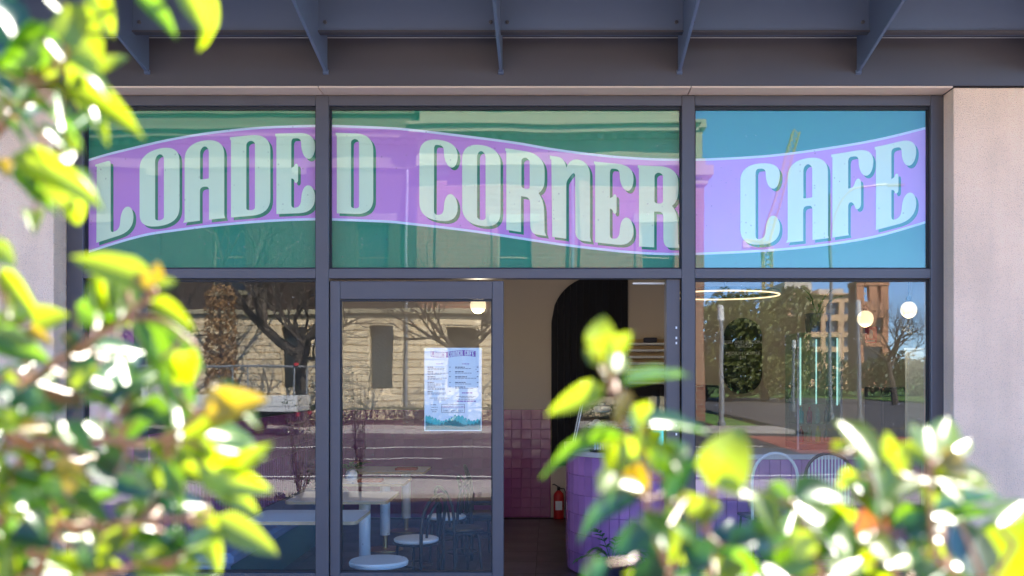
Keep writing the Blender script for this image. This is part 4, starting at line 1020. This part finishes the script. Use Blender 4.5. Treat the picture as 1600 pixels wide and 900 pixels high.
# ------------------------------------------------------------------ trees
def bare_tree(loc, h, lean, seed, label, spread=1.0, r0=.2, levels=6, first=None):
    rn = random.Random(seed); t = thing('bare_tree', loc, label, 'tree', 'bare street trees')
    crown = MB(); trunk = MB()
    def grow(p, d, L, r, lv):
        pts = [p]; n = 4; q = p.copy(); dd = d.copy()
        for i in range(n):
            dd = (dd + Vector((rn.uniform(-.16, .16), rn.uniform(-.16, .16), rn.uniform(-.06, .14)))).normalized()
            q = q + dd * L / n; pts.append(q.copy())
        e = r * (.62 if lv > 0 else .4)
        rs_ = [r + (e - r) * i / n for i in range(n + 1)]
        (trunk if lv >= levels - 1 else crown).tube(pts, rs_, 7 if lv > 2 else 4, cap=False)
        if lv == 0: return
        nk = 3 if lv > 1 else 2
        for i in range(nk + (1 if lv > 3 else 0)):
            ax = Vector((rn.uniform(-1, 1), rn.uniform(-1, 1), rn.uniform(-.2, .6))); ax = (ax - dd * ax.dot(dd)).normalized()
            nd = (dd * rn.uniform(.55, 1.0) + ax * rn.uniform(.5, .95) * spread).normalized()
            k = rn.choice([2, 3, 4, 4]) if lv < levels else rn.choice([3, 4, 4])
            grow(pts[k], nd, L * rn.uniform(.62, .82), rs_[k] * rn.uniform(.6, .8), lv - 1)
    grow(Vector((0, 0, -.1)), Vector(lean).normalized(), h * .27, r0, levels)
    if first:
        for (a, b, c, r) in first: grow(Vector(a), (Vector(b) - Vector(a)).normalized(), c, r, levels - 1)
    trunk.build('trunk', 'bark', t, True, fix=False); crown.build('crown', 'bark', t, True, fix=False)
    return t
bare_tree((rx_(474, 29), -29.0, 0), 10.5, (-.12, 0.05, 1), 5, 'thick bare tree with a heavy limb leaning left across the street', 1.0, .30, 6, [((-.1, .05, 2.6), (-3.2, .3, 4.3), 3.4, .2)])
bare_tree((rx_(720, 29), -29.3, 0), 10.0, (.05, 0, 1), 11, 'bare tree in front of the civic building cornice', 1.1, .2)
bare_tree((rx_(225, 29), -29.2, 0), 10.0, (.08, .05, 1), 23, 'bare tree at the left end of the street', 1.1, .2)
bare_tree((rx_(1400, 60), -60.0, -.06), 11.0, (0, 0, 1), 31, 'bare tree beside the brick tower in the park', 1.0, .25, 6)

def leafy(name, loc, blobs, n, size, m_leaf, label, cat='tree', group=None, trunk=None, seed=1, flat=False):
    rn = random.Random(seed); t = thing(name, loc, label, cat, group)
    m = MB()
    for i in range(n):
        c, rad = rn.choice(blobs); c = Vector(c); rad = Vector(rad)
        while True:
            q = Vector((rn.uniform(-1, 1), rn.uniform(-1, 1), rn.uniform(-1, 1)))
            if .25 < q.length < 1: break
        q = q * (q.length ** -.45)
        if q.length > 1.08: q = q.normalized() * 1.08
        p = c + Vector((q.x * rad.x, q.y * rad.y, q.z * rad.z))
        if p.z < .02: p.z = abs(p.z) + .02
        a = Vector((rn.gauss(0, 1), rn.gauss(0, 1), rn.gauss(0, 1))).normalized(); b = a.orthogonal().normalized(); s = size * rn.uniform(.6, 1.4)
        w = a.cross(b)
        m.quad(p - b * s, p + w * s * .5, p + b * s, p - w * s * .5)
    m.build('crown' if cat == 'tree' else 'foliage', m_leaf, t, fix=False)
    if trunk:
        tr = MB().tube([(0, 0, -.1), (trunk[2], 0, trunk[0] * .5), (0, 0, trunk[0])], [trunk[1], trunk[1] * .8, trunk[1] * .45], 8)
        for c, rad in blobs[:6]: tr.tube([(0, 0, trunk[0] * .55), tuple(Vector(c) * .6 + Vector((0, 0, trunk[0] * .2))), c], [trunk[1] * .5, trunk[1] * .3, .03], 6)
        tr.build('trunk', 'bark', t, True)
    return t
# clipped dry-leaved tree in front of the stone wall
leafy('dry_tree', (rx_(345, 28.2), -28.2, 0), [((0, 0, 1.6 + i * .62), (.62, .6, .55)) for i in range(6)], 2200, .075, 'foliage_dry', 'narrow tree with dry brown leaves against the stone wall', trunk=(4.6, .1, .05), seed=3)
dq = 66.0
sx = (CAM_D + dq) / FPX
rn = random.Random(4)
blobs = [((rn.uniform(-3.4, 2.6), rn.uniform(-3, 3), rn.uniform(1.6, 7.6)), (rn.uniform(1.3, 2.4), rn.uniform(1.3, 2.4), rn.uniform(1.0, 1.8))) for _ in range(26)]
leafy('park_tree', ((1195 - CX) * sx, -dq, -.06), blobs, 9000, .22, 'foliage_park', 'broad olive green tree in the park at the end of the side street', trunk=(5, .35, .2), seed=5)
blobs = [((rn.uniform(-3.5, 3.5), rn.uniform(-2, 2), rn.uniform(1.2, 8)), (rn.uniform(1.2, 2.2), rn.uniform(1.3, 2), rn.uniform(1.0, 1.8))) for _ in range(18)]
leafy('park_tree', ((1112 - CX) * sx, -dq - 4, -.06), blobs, 6000, .2, 'foliage_dark', 'dark green tree next to the broad olive tree in the park', trunk=(5, .3, .2), seed=6)
blobs = [((rn.uniform(-7, 7), rn.uniform(-2, 2), rn.uniform(.8, 3.2)), (rn.uniform(1.3, 2.2), 1.4, rn.uniform(.8, 1.6))) for _ in range(24)]
leafy('park_tree', ((1445 - CX) * sx, -dq - 14, -.06), blobs, 5000, .2, 'foliage_dark', 'long low clump of dark trees at the right edge of the park', trunk=(3, .2, .1), seed=9)
# low hedge across the street
rn = random.Random(10)
hb = [((rn.uniform(-20, 9.0), rn.uniform(-.4, .4), rn.uniform(.15, .5)), (.55, .4, .3)) for _ in range(110)]
hd = leafy('hedge', (-5.5, -30.6, 0.03), hb, 14000, .055, 'foliage_hedge', 'low clipped hedge in front of the stone building', 'hedge', seed=12)
# ------------------------------------------------------------------ street furniture and the parked ute
def post_lamp(px, d, pytop, label, arm=0):
    s = (CAM_D + d) / FPX; h = CAM_H + (CY - pytop) * s + .14
    t = thing('street_lamp', ((px - CX) * s, -d, -.14), label, 'street lamp')
    MB().tube([(0, 0, 0), (0, 0, h * .97)], [.1, .065], 10).build('pole', 'pole_metal', t, True)
    MB().lathe([(.16, 0), (.16, .25), (.11, .3)], n=12).build('base', 'pole_metal', t)
    if arm:
        pts = [(0, 0, h * .72)] + [(arm * (1 - math.cos(a)), 0, h * .72 + h * .28 * math.sin(a)) for a in [math.pi / 2 * k / 8 for k in range(1, 9)]] + [(arm * 1.9, 0, h * 1.01)]
        MB().tube(pts, .05, 8).build('arm', 'pole_metal', t, True)
        MB().box(arm * 1.9, arm * 1.9 + .8, -.12, .12, h * 1.0, h * 1.0 + .12, .03).build('lantern', 'pole_metal', t)
    else:
        MB().lathe([(.09, h * .87), (.11, h * .88), (.11, h * .99), (.03, h)], n=12).build('lantern', 'plate_white', t)
post_lamp(1127, 30.5, 476, 'short pale lamp post at the street corner')
post_lamp(1298, 39, 290, 'tall street lamp with a curved arm beside the red crossing', 1.4)
post_lamp(1240, 48, 530, 'far small lamp post on the lawn edge')
post_lamp(1342, 36, 470, 'slim pale lamp post right of the tall curved lamp')
dU = 25.6; sU = (CAM_D + dU) / FPX
ute = thing('parked_ute', ((330 - CX) * sU, -dU, -.14), 'white flat tray ute parked across the street', 'ute')
MB().box(-1.7, 3.1, -.9, .9, .82, 1.0, .02).build('tray_floor', 'ute_white', ute)
for s in (-1, 1): MB().box(-1.7, 3.1, s * .9 - .02, s * .9 + .02, 1.002, 1.32, .01).build('tray_side', 'ute_white', ute)
MB().box(3.06, 3.1, -.87, .87, 1.002, 1.32, .01).build('tailgate', 'ute_white', ute)
for x in (-1.6, 1.0, 3.0):
    for s in (-1, 1): MB().tube([(x, s * .86, 1.3), (x, s * .86, 2.35)], .03, 8).build('rack_post', 'pole_metal', ute)
for s in (-1, 1): MB().tube([(-3.4, s * .86, 2.35), (3.3, s * .86, 2.35)], .035, 8).build('rack_rail', 'pole_metal', ute)
for x in (-1.6, 1.0, 3.0): MB().tube([(x, -.86, 2.35), (x, .86, 2.35)], .03, 8).build('rack_bar', 'pole_metal', ute)
MB().prism([(-5.0, .45), (-1.85, .45), (-1.85, 1.15), (-1.95, 1.85), (-3.1, 1.88), (-3.75, 1.2), (-4.9, 1.05)], lambda x, z: (x, -.88, z), lambda x, z: (x, .88, z)).build('cab', 'ute_white', ute)
for s in (-1, 1):
    MB().prism([(-3.55, 1.2), (-2.0, 1.2), (-2.05, 1.75), (-3.05, 1.78)], lambda x, z: (x, s * .882, z), lambda x, z: (x, s * .89, z)).build('side_window', 'ute_glass', ute)
    for x in (-4.0, 1.3):
        w = thing('wheel', (x, s * .8, .36)); w.parent = ute
        m = MB().lathe([(.2, -.1), (.36, -.1), (.37, -.05), (.37, .05), (.36, .1), (.2, .1)], n=20); m.v = [(a, c, b) for a, b, c in m.v]; m.build('tyre', 'rubber', w)
        m = MB().lathe([(.02, -.07), (.2, -.09), (.2, .09), (.02, .07)], n=16); m.v = [(a, c, b) for a, b, c in m.v]; m.build('rim', 'pole_metal', w)
    MB().box(3.101, 3.15, s * .75 - .12, s * .75 + .12, .7, .8).build('tail_light', 'tail_red', ute)
MB().box(3.02, 3.14, .80, .96, 2.38, 2.46).build('rack_flag', 'tail_red', ute)
MB().box(-1.6, 3.0, -.4, .4, .5, .819).build('chassis', 'rubber', ute)

# ------------------------------------------------------------------ foreground shrubs
LM = {}
for kk, mt in (('y', 'leaf_fresh'), ('g', 'leaf_green'), ('d', 'leaf_deep'), ('a', 'leaf_amber'), ('r', 'leaf_rust')):
    LM[kk] = [leaf_mesh('leaf', mt, c, f, 1.0) for c, f in ((.15, .10), (.55, .16), (1.0, .12))]
rl = random.Random(21)
CAMP = Vector((0, -CAM_D, CAM_H))
class Shrub:
    def __init__(s, name, root, label):
        s.t = thing(name, root, label, 'shrub'); s.root = Vector(root); s.nodes = []; s.stems = MB(); s.twigs = MB(); s.n = 0
    def branch(s, pts, r0=.007, r1=.002):
        r0 = r0 * .62
        P = [Vector(p) for p in pts]; Q = []
        for i in range(len(P) - 1):
            p0 = P[max(i - 1, 0)]; p1 = P[i]; p2 = P[i + 1]; p3 = P[min(i + 2, len(P) - 1)]
            for k in range(6):
                t = k / 6; Q.append(.5 * ((2 * p1) + (p2 - p0) * t + (2 * p0 - 5 * p1 + 4 * p2 - p3) * t * t + (3 * p1 - p0 - 3 * p2 + p3) * t ** 3))
        Q.append(P[-1]); n = len(Q)
        MB().tube([q - s.root for q in Q], [r0 + (r1 - r0) * i / (n - 1) for i in range(n)], 7).build('branch', 'stem_rust', s.t, True)
        s.nodes += Q
    def leaf(s, base, tip, kind, wid, glare=False, petiole=True):
        base, tip = Vector(base), Vector(tip); tip = base + (tip - base) * 1.12
        view = (CAMP - base).normalized(); half = (view + to_sun).normalized()
        rv = Vector((rl.gauss(0, 1), rl.gauss(0, 1), rl.gauss(0, 1)))
        if glare:
            n = half + rv * .07; dd = tip - base; k = -dd.dot(half) / view.dot(half); k = max(-1.1 * dd.length, min(1.1 * dd.length, k)); tip = tip + view * k
        elif kind in 'ya': n = -view * .0 + view * .9 + Vector((0, 0, .3)) + rv * .22
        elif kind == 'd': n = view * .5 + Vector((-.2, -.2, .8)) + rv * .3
        else: n = view * .6 + Vector((0, 0, .6)) + rv * .35
        mt = LM[kind][0 if glare else 1 if rl.random() < .6 else rl.choice([0, 2])]
        L = (tip - base).length
        mw = leaf_matrix(base - s.root, tip - s.root, n, wid); link('leaf', mt, s.t, mw); s.n += 1
        if petiole and s.nodes:
            q = min(s.nodes, key=lambda q: (q - base).length)
            if (q - base).length > .003:
                mid = q.lerp(base, .55) + Vector((0, 0, -.12 * (q - base).length))
                MB().tube([q - s.root, mid - s.root, base - s.root], [.0022, .0019, .0014], 5).build('petiole', 'stem_rust', s.t, True)
    def spray(s, c, axis, n, L, kinds, spread=.9, glare_p=.2):
        c = Vector(c); axis = Vector(axis).normalized(); u = axis.orthogonal().normalized(); v = axis.cross(u)
        for i in range(n):
            a = i * 2.4 + rl.uniform(-.3, .3); k = i / max(1, n - 1)
            d = (axis * (1.0 - .8 * k) + (u * math.cos(a) + v * math.sin(a)) * spread * (.5 + .6 * k)).normalized()
            b = c - axis * L * .55 * k; ll = L * rl.uniform(.7, 1.15)
            s.leaf(b, b + d * ll, rl.choice(kinds), ll * rl.uniform(.40, .52), rl.random() < glare_p)
    def finish(s):
        pass
def PX(lst, sh, dr):
    for it in lst:
        bx, by, tx, ty, w, kind = it[:6]; d = it[6] if len(it) > 6 else rl.uniform(*dr)
        glare = kind.isupper(); kind = kind.lower()
        L = math.hypot(tx - bx, ty - by) * d / FPX
        b = at(bx, by, d); t = at(tx, ty, d + rl.uniform(-.35, .35) * L)
        sh.leaf(b, t, kind, w * d / FPX * 1.3, glare)

LS = Shrub('leafy_shrub', (-.78, -6.80, .06), 'glossy yellow green shrub close to the lens at the left, out of focus')
r = LS.root
LS.branch([r, (-.80, -6.82, .8), at(-140, 620, .97), at(-70, 300, .95), at(40, 160, .93), at(105, 60, .92), at(150, -20, .93), at(240, -80, .95)], .011)
LS.branch([at(150, -20, .93), at(230, -50, .94), at(310, -40, .94)], .004)
LS.branch([at(-70, 300, .95), at(-10, 262, .93), at(40, 250, .92), at(85, 268, .91)], .004)
LS.branch([at(40, 160, .93), at(70, 130, .92), at(105, 120, .90)], .004)
LS.branch([at(-70, 300, .95), at(-20, 210, .94), at(30, 180, .92)], .004)
LS.branch([r, (-.76, -6.8, .9), at(-60, 760, .93), at(60, 590, .90), at(130, 540, .88), at(190, 500, .87), at(240, 455, .87)], .010)
LS.branch([at(60, 590, .90), at(20, 540, .90), at(10, 480, .90)], .004)
LS.branch([at(190, 500, .87), at(250, 500, .87), at(300, 535, .87)], .004)
LS.branch([r, (-.7, -6.83, .9), at(-10, 850, .92), at(120, 700, .88), at(240, 690, .86), at(320, 640, .86), at(345, 600, .86)], .010)
LS.branch([at(240, 690, .86), at(300, 690, .86), at(330, 720, .86)], .004)
LS.branch([at(120, 700, .88), at(60, 690, .89), at(10, 700, .9)], .004)
LS.branch([r, (-.66, -6.86, 1.0), at(40, 960, .90), at(130, 830, .87), at(230, 815, .86), at(330, 805, .85)], .009)
LS.branch([at(40, 960, .90), at(150, 900, .87), at(220, 880, .86), at(250, 878, .86)], .005)
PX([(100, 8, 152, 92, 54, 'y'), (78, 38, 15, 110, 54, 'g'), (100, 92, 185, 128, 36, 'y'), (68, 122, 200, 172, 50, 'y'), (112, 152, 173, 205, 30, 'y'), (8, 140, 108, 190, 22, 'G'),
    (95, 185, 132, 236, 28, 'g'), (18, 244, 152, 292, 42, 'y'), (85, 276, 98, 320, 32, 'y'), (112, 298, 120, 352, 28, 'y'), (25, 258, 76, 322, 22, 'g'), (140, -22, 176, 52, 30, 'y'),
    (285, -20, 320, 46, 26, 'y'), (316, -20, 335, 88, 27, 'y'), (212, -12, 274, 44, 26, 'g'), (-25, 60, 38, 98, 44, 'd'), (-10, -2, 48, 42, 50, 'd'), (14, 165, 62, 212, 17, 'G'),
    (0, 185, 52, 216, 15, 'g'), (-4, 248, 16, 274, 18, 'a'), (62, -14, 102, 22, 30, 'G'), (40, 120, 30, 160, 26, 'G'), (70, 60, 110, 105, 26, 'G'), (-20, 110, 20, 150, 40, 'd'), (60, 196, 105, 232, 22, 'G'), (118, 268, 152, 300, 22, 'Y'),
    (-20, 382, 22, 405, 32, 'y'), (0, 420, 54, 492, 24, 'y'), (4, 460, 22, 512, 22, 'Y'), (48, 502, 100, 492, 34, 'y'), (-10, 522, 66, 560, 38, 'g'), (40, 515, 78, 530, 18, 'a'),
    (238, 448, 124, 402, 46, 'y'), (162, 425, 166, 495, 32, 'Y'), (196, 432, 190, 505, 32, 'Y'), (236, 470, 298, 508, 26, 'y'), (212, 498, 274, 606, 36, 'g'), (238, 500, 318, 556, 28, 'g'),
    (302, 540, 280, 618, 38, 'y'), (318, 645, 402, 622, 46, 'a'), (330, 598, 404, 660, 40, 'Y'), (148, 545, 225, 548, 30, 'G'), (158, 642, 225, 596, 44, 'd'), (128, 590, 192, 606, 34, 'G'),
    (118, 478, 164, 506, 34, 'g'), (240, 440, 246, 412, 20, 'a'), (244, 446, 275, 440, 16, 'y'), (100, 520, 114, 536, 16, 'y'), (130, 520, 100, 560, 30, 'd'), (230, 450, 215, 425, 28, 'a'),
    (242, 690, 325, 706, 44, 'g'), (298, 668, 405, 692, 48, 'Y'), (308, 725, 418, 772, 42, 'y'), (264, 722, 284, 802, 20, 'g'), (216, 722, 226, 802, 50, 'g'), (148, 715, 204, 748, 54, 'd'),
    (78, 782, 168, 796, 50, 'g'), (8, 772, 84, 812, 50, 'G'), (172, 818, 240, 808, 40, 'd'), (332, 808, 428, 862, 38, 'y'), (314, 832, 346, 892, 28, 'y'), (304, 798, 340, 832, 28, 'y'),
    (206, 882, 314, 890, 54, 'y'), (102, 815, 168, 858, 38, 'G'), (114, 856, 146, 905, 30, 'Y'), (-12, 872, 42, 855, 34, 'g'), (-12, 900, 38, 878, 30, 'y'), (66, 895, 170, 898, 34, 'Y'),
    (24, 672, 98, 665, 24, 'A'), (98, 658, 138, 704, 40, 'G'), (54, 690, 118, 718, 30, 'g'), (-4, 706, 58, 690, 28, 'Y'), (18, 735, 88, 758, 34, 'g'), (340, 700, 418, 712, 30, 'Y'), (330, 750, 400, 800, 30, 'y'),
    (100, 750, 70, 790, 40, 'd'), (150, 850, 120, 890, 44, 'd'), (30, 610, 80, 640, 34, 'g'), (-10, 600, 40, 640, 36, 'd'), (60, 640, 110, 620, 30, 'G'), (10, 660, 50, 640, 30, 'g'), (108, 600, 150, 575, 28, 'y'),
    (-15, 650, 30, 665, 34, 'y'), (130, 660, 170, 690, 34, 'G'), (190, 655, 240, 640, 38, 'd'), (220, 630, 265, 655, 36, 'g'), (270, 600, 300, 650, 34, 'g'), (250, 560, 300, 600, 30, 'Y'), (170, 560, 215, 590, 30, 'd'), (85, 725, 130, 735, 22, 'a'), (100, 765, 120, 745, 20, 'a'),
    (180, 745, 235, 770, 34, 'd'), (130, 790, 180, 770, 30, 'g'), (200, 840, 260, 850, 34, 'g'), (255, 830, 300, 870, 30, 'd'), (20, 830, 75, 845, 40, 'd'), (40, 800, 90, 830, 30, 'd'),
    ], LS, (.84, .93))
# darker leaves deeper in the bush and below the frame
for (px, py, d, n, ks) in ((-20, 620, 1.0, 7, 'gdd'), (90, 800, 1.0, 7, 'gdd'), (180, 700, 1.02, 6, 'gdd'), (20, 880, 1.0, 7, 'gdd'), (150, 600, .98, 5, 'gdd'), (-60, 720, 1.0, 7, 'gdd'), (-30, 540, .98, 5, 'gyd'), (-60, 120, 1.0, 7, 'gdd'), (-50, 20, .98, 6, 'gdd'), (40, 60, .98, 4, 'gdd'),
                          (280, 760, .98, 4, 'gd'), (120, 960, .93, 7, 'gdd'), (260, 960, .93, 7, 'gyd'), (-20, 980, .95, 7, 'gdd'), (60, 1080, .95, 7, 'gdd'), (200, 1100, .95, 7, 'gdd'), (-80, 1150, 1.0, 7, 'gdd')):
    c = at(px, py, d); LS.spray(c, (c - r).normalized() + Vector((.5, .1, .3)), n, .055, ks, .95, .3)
for (px, py, d, n, ks) in ((25, 630, .90, 6, 'yyg'), (85, 705, .90, 6, 'yyg'), (55, 835, .89, 6, 'yyg'), (205, 610, .88, 5, 'yyg'), (285, 690, .87, 6, 'yyg'), (245, 770, .88, 5, 'ygd'), (150, 870, .88, 6, 'yyg'), (290, 860, .87, 5, 'yyg'), (5, 760, .90, 6, 'yyg'), (20, 905, .88, 6, 'yyg'), (170, 480, .88, 4, 'yyg'), (345, 740, .86, 4, 'yyg'), (60, 95, .92, 5, 'yyg'), (105, 205, .91, 4, 'yyg'), (20, 150, .93, 5, 'ygd'), (150, 110, .91, 3, 'yyg'), (70, 300, .92, 3, 'yyg')):
    c = at(px, py, d); LS.spray(c, (c - r).normalized() * .5 + Vector((.5, -.2, .3)), n, .042, ks, .95, .35)
LS.finish()

RS = Shrub('leafy_shrub', (.22, -6.84, .06), 'glossy yellow green shrub close to the lens at the right, out of focus')
r = RS.root
RS.branch([r, (.18, -6.86, .9), at(1085, 1060, .92), at(1045, 900, .92), at(1005, 770, .92), at(975, 660, .93), at(956, 575, .93)], .010)
RS.branch([r, (.22, -6.86, .9), at(1170, 1060, .90), at(1110, 860, .89), at(1112, 765, .89)], .009)
RS.branch([r, (.26, -6.86, .9), at(1300, 1060, .88), at(1285, 900, .87), at(1240, 785, .87)], .009)
RS.branch([r, (.28, -6.86, .95), at(1400, 1060, .86), at(1385, 870, .86), at(1365, 770, .86), at(1352, 700, .87)], .009)
RS.branch([r, (.3, -6.88, 1.0), at(1500, 1060, .84), at(1460, 860, .84), at(1452, 725, .84)], .009)
RS.branch([r, (.32, -6.9, 1.0), at(1620, 1080, .83), at(1545, 920, .83), at(1500, 815, .83)], .009)
RS.branch([at(1045, 900, .92), at(1080, 810, .9), at(1060, 760, .9)], .004)
RS.branch([at(1545, 920, .83), at(1585, 850, .82)], .004)
PX([(934, 548, 946, 496, 38, 'y'), (952, 552, 984, 522, 24, 'y'), (942, 570, 916, 543, 24, 'y'), (960, 582, 970, 548, 30, 'Y'), (952, 596, 936, 558, 18, 'A'), (968, 602, 1080, 578, 22, 'G'), (946, 604, 864, 642, 32, 'y'),
    (1004, 662, 1108, 668, 38, 'G'), (976, 682, 844, 712, 28, 'g'), (988, 634, 1012, 672, 40, 'y'), (992, 726, 940, 690, 50, 'y'), (1018, 732, 1082, 690, 42, 'g'), (1002, 778, 880, 812, 40, 'd'), (1002, 765, 958, 752, 30, 'Y'),
    (1044, 782, 1078, 716, 34, 'd'), (985, 690, 1020, 720, 40, 'y'), (975, 735, 1010, 765, 44, 'a'), (980, 610, 965, 660, 20, 'A'), (960, 740, 940, 765, 30, 'Y'), (1030, 690, 1060, 730, 26, 'Y'), (1000, 700, 1035, 668, 34, 'y'), (1050, 820, 1100, 850, 40, 'g'), (1020, 830, 960, 860, 44, 'd'), (1010, 800, 1040, 850, 36, 'G'),
    (1110, 760, 1165, 672, 66, 'y'), (1118, 758, 1180, 772, 42, 'Y'), (1178, 765, 1212, 828, 38, 'Y'), (1238, 778, 1332, 748, 56, 'g'), (1243, 785, 1325, 852, 66, 'G'), (1198, 758, 1248, 792, 30, 'g'), (1138, 852, 1218, 834, 40, 'd'),
    (1212, 885, 1285, 848, 64, 'g'), (1072, 802, 1128, 790, 34, 'y'), (1312, 658, 1372, 724, 46, 'Y'), (1352, 698, 1376, 795, 48, 'G'), (1334, 768, 1364, 802, 24, 'Y'), (1300, 705, 1330, 695, 22, 'y'), (1340, 740, 1310, 760, 26, 'y'),
    (1456, 722, 1408, 692, 40, 'y'), (1456, 718, 1428, 658, 42, 'Y'), (1460, 716, 1482, 650, 44, 'Y'), (1464, 720, 1514, 684, 44, 'Y'), (1466, 724, 1525, 722, 40, 'a'), (1450, 712, 1450, 665, 36, 'Y'), (1440, 745, 1545, 758, 38, 'Y'), (1452, 742, 1498, 776, 40, 'Y'), (1444, 744, 1398, 772, 38, 'Y'), (1470, 730, 1540, 745, 30, 'Y'), (1430, 740, 1470, 770, 40, 'Y'),
    (1455, 805, 1565, 768, 28, 'G'), (1566, 915, 1594, 800, 96, 'y'), (1525, 905, 1506, 805, 60, 'D'), (1450, 806, 1498, 816, 34, 'G'), (1412, 832, 1468, 812, 44, 'd'), (1348, 835, 1394, 875, 44, 'Y'), (1384, 884, 1418, 866, 36, 'Y'), (1442, 860, 1482, 884, 34, 'y'),
    (1380, 800, 1345, 845, 40, 'r'), (1372, 840, 1350, 890, 36, 'y'), (1386, 800, 1410, 780, 24, 'Y'), (1340, 880, 1310, 850, 40, 'g'), (1270, 870, 1240, 830, 40, 'y'), (1180, 900, 1150, 860, 44, 'g'), (1110, 880, 1070, 850, 46, 'd'), (1430, 900, 1470, 850, 44, 'G'), (1500, 890, 1450, 860, 40, 'Y'),
    (1560, 820, 1600, 780, 40, 'Y'), (1300, 900, 1345, 870, 44, 'Y'), (1210, 860, 1190, 815, 40, 'd'), (1090, 800, 1050, 770, 30, 'y'), (1330, 820, 1300, 790, 30, 'y'), (1400, 740, 1420, 700, 24, 'y'), (1395, 720, 1385, 680, 22, 'y'), (1120, 900, 1160, 880, 40, 'y'), (1230, 905, 1200, 880, 40, 'Y'), (1040, 890, 990, 900, 44, 'd'), (950, 880, 905, 905, 36, 'd'), (1060, 880, 1080, 830, 34, 'y'),
    ], RS, (.82, .92))
for (px, py, d, n, ks) in ((1040, 870, 1.0, 6, 'gdd'), (1120, 870, 1.0, 6, 'gdd'), (1220, 880, 1.0, 7, 'gdd'), (1330, 880, .98, 7, 'gdd'), (1430, 880, .96, 7, 'gdd'), (1520, 900, .95, 7, 'gdd'), (1610, 880, .95, 7, 'gyd'), (1380, 800, .96, 5, 'gdd'), (1480, 800, .96, 5, 'gdd'),
                          (1060, 960, .95, 7, 'gdd'), (1180, 980, .95, 7, 'gdd'), (1300, 980, .95, 7, 'gdd'), (1420, 990, .93, 7, 'gdd'), (1560, 1000, .93, 7, 'gdd'), (1650, 960, .92, 7, 'gdd'), (1000, 1050, .97, 6, 'gdd'), (1250, 1120, .95, 7, 'gdd'), (1480, 1120, .95, 7, 'gdd')):
    c = at(px, py, d); RS.spray(c, (c - r).normalized() + Vector((0, -.2, .5)), n, .052, ks.replace('dd', 'yd'), .95, .45)
RS.finish()
# two young shrubs further along the bed, seen as reflections
for (x, y, h, sd, lab) in ((-2.76, -6.85, 2.25, 1, 'upright young shrub in the garden bed, the taller of the two reflected'), (-3.66, -6.9, 1.75, 2, 'bushy young shrub in the garden bed, the lower of the two reflected')):
    t = thing('young_shrub', (x, y, .05), lab, 'shrub'); rn = random.Random(sd)
    st_ = MB(); lv_ = MB()
    for k in range(9):
        a = rn.uniform(0, 6.28); rr = rn.uniform(.05, .38) * (1.25 if sd == 2 else .8); hh_ = h * rn.uniform(.55, 1)
        pts = [Vector((0, 0, 0)), Vector((rr * .3 * math.cos(a), rr * .3 * math.sin(a), hh_ * .4)), Vector((rr * math.cos(a), rr * math.sin(a), hh_))]
        st_.tube(pts, [.011, .008, .003], 5)
        for i in range(34):
            u = rn.uniform(.25, 1); p = pts[0].lerp(pts[1], u * 2) if u < .5 else pts[1].lerp(pts[2], u * 2 - 1)
            aa = rn.uniform(0, 6.28); d = Vector((math.cos(aa), math.sin(aa), rn.uniform(-.1, .9))).normalized() * rn.uniform(.06, .09)
            b = p + d * .15; e = p + d; n_ = Vector((rn.gauss(0, .4), rn.gauss(0, .4), 1)); w_ = d.cross(n_).normalized() * d.length * .22
            lv_.quad(b, b.lerp(e, .5) + w_, e, b.lerp(e, .5) - w_)
    st_.build('stem', 'bark', t, True); tag(lv_.build('foliage', 'leaf_deep', t, fix=False), None, None, None, 'stuff')
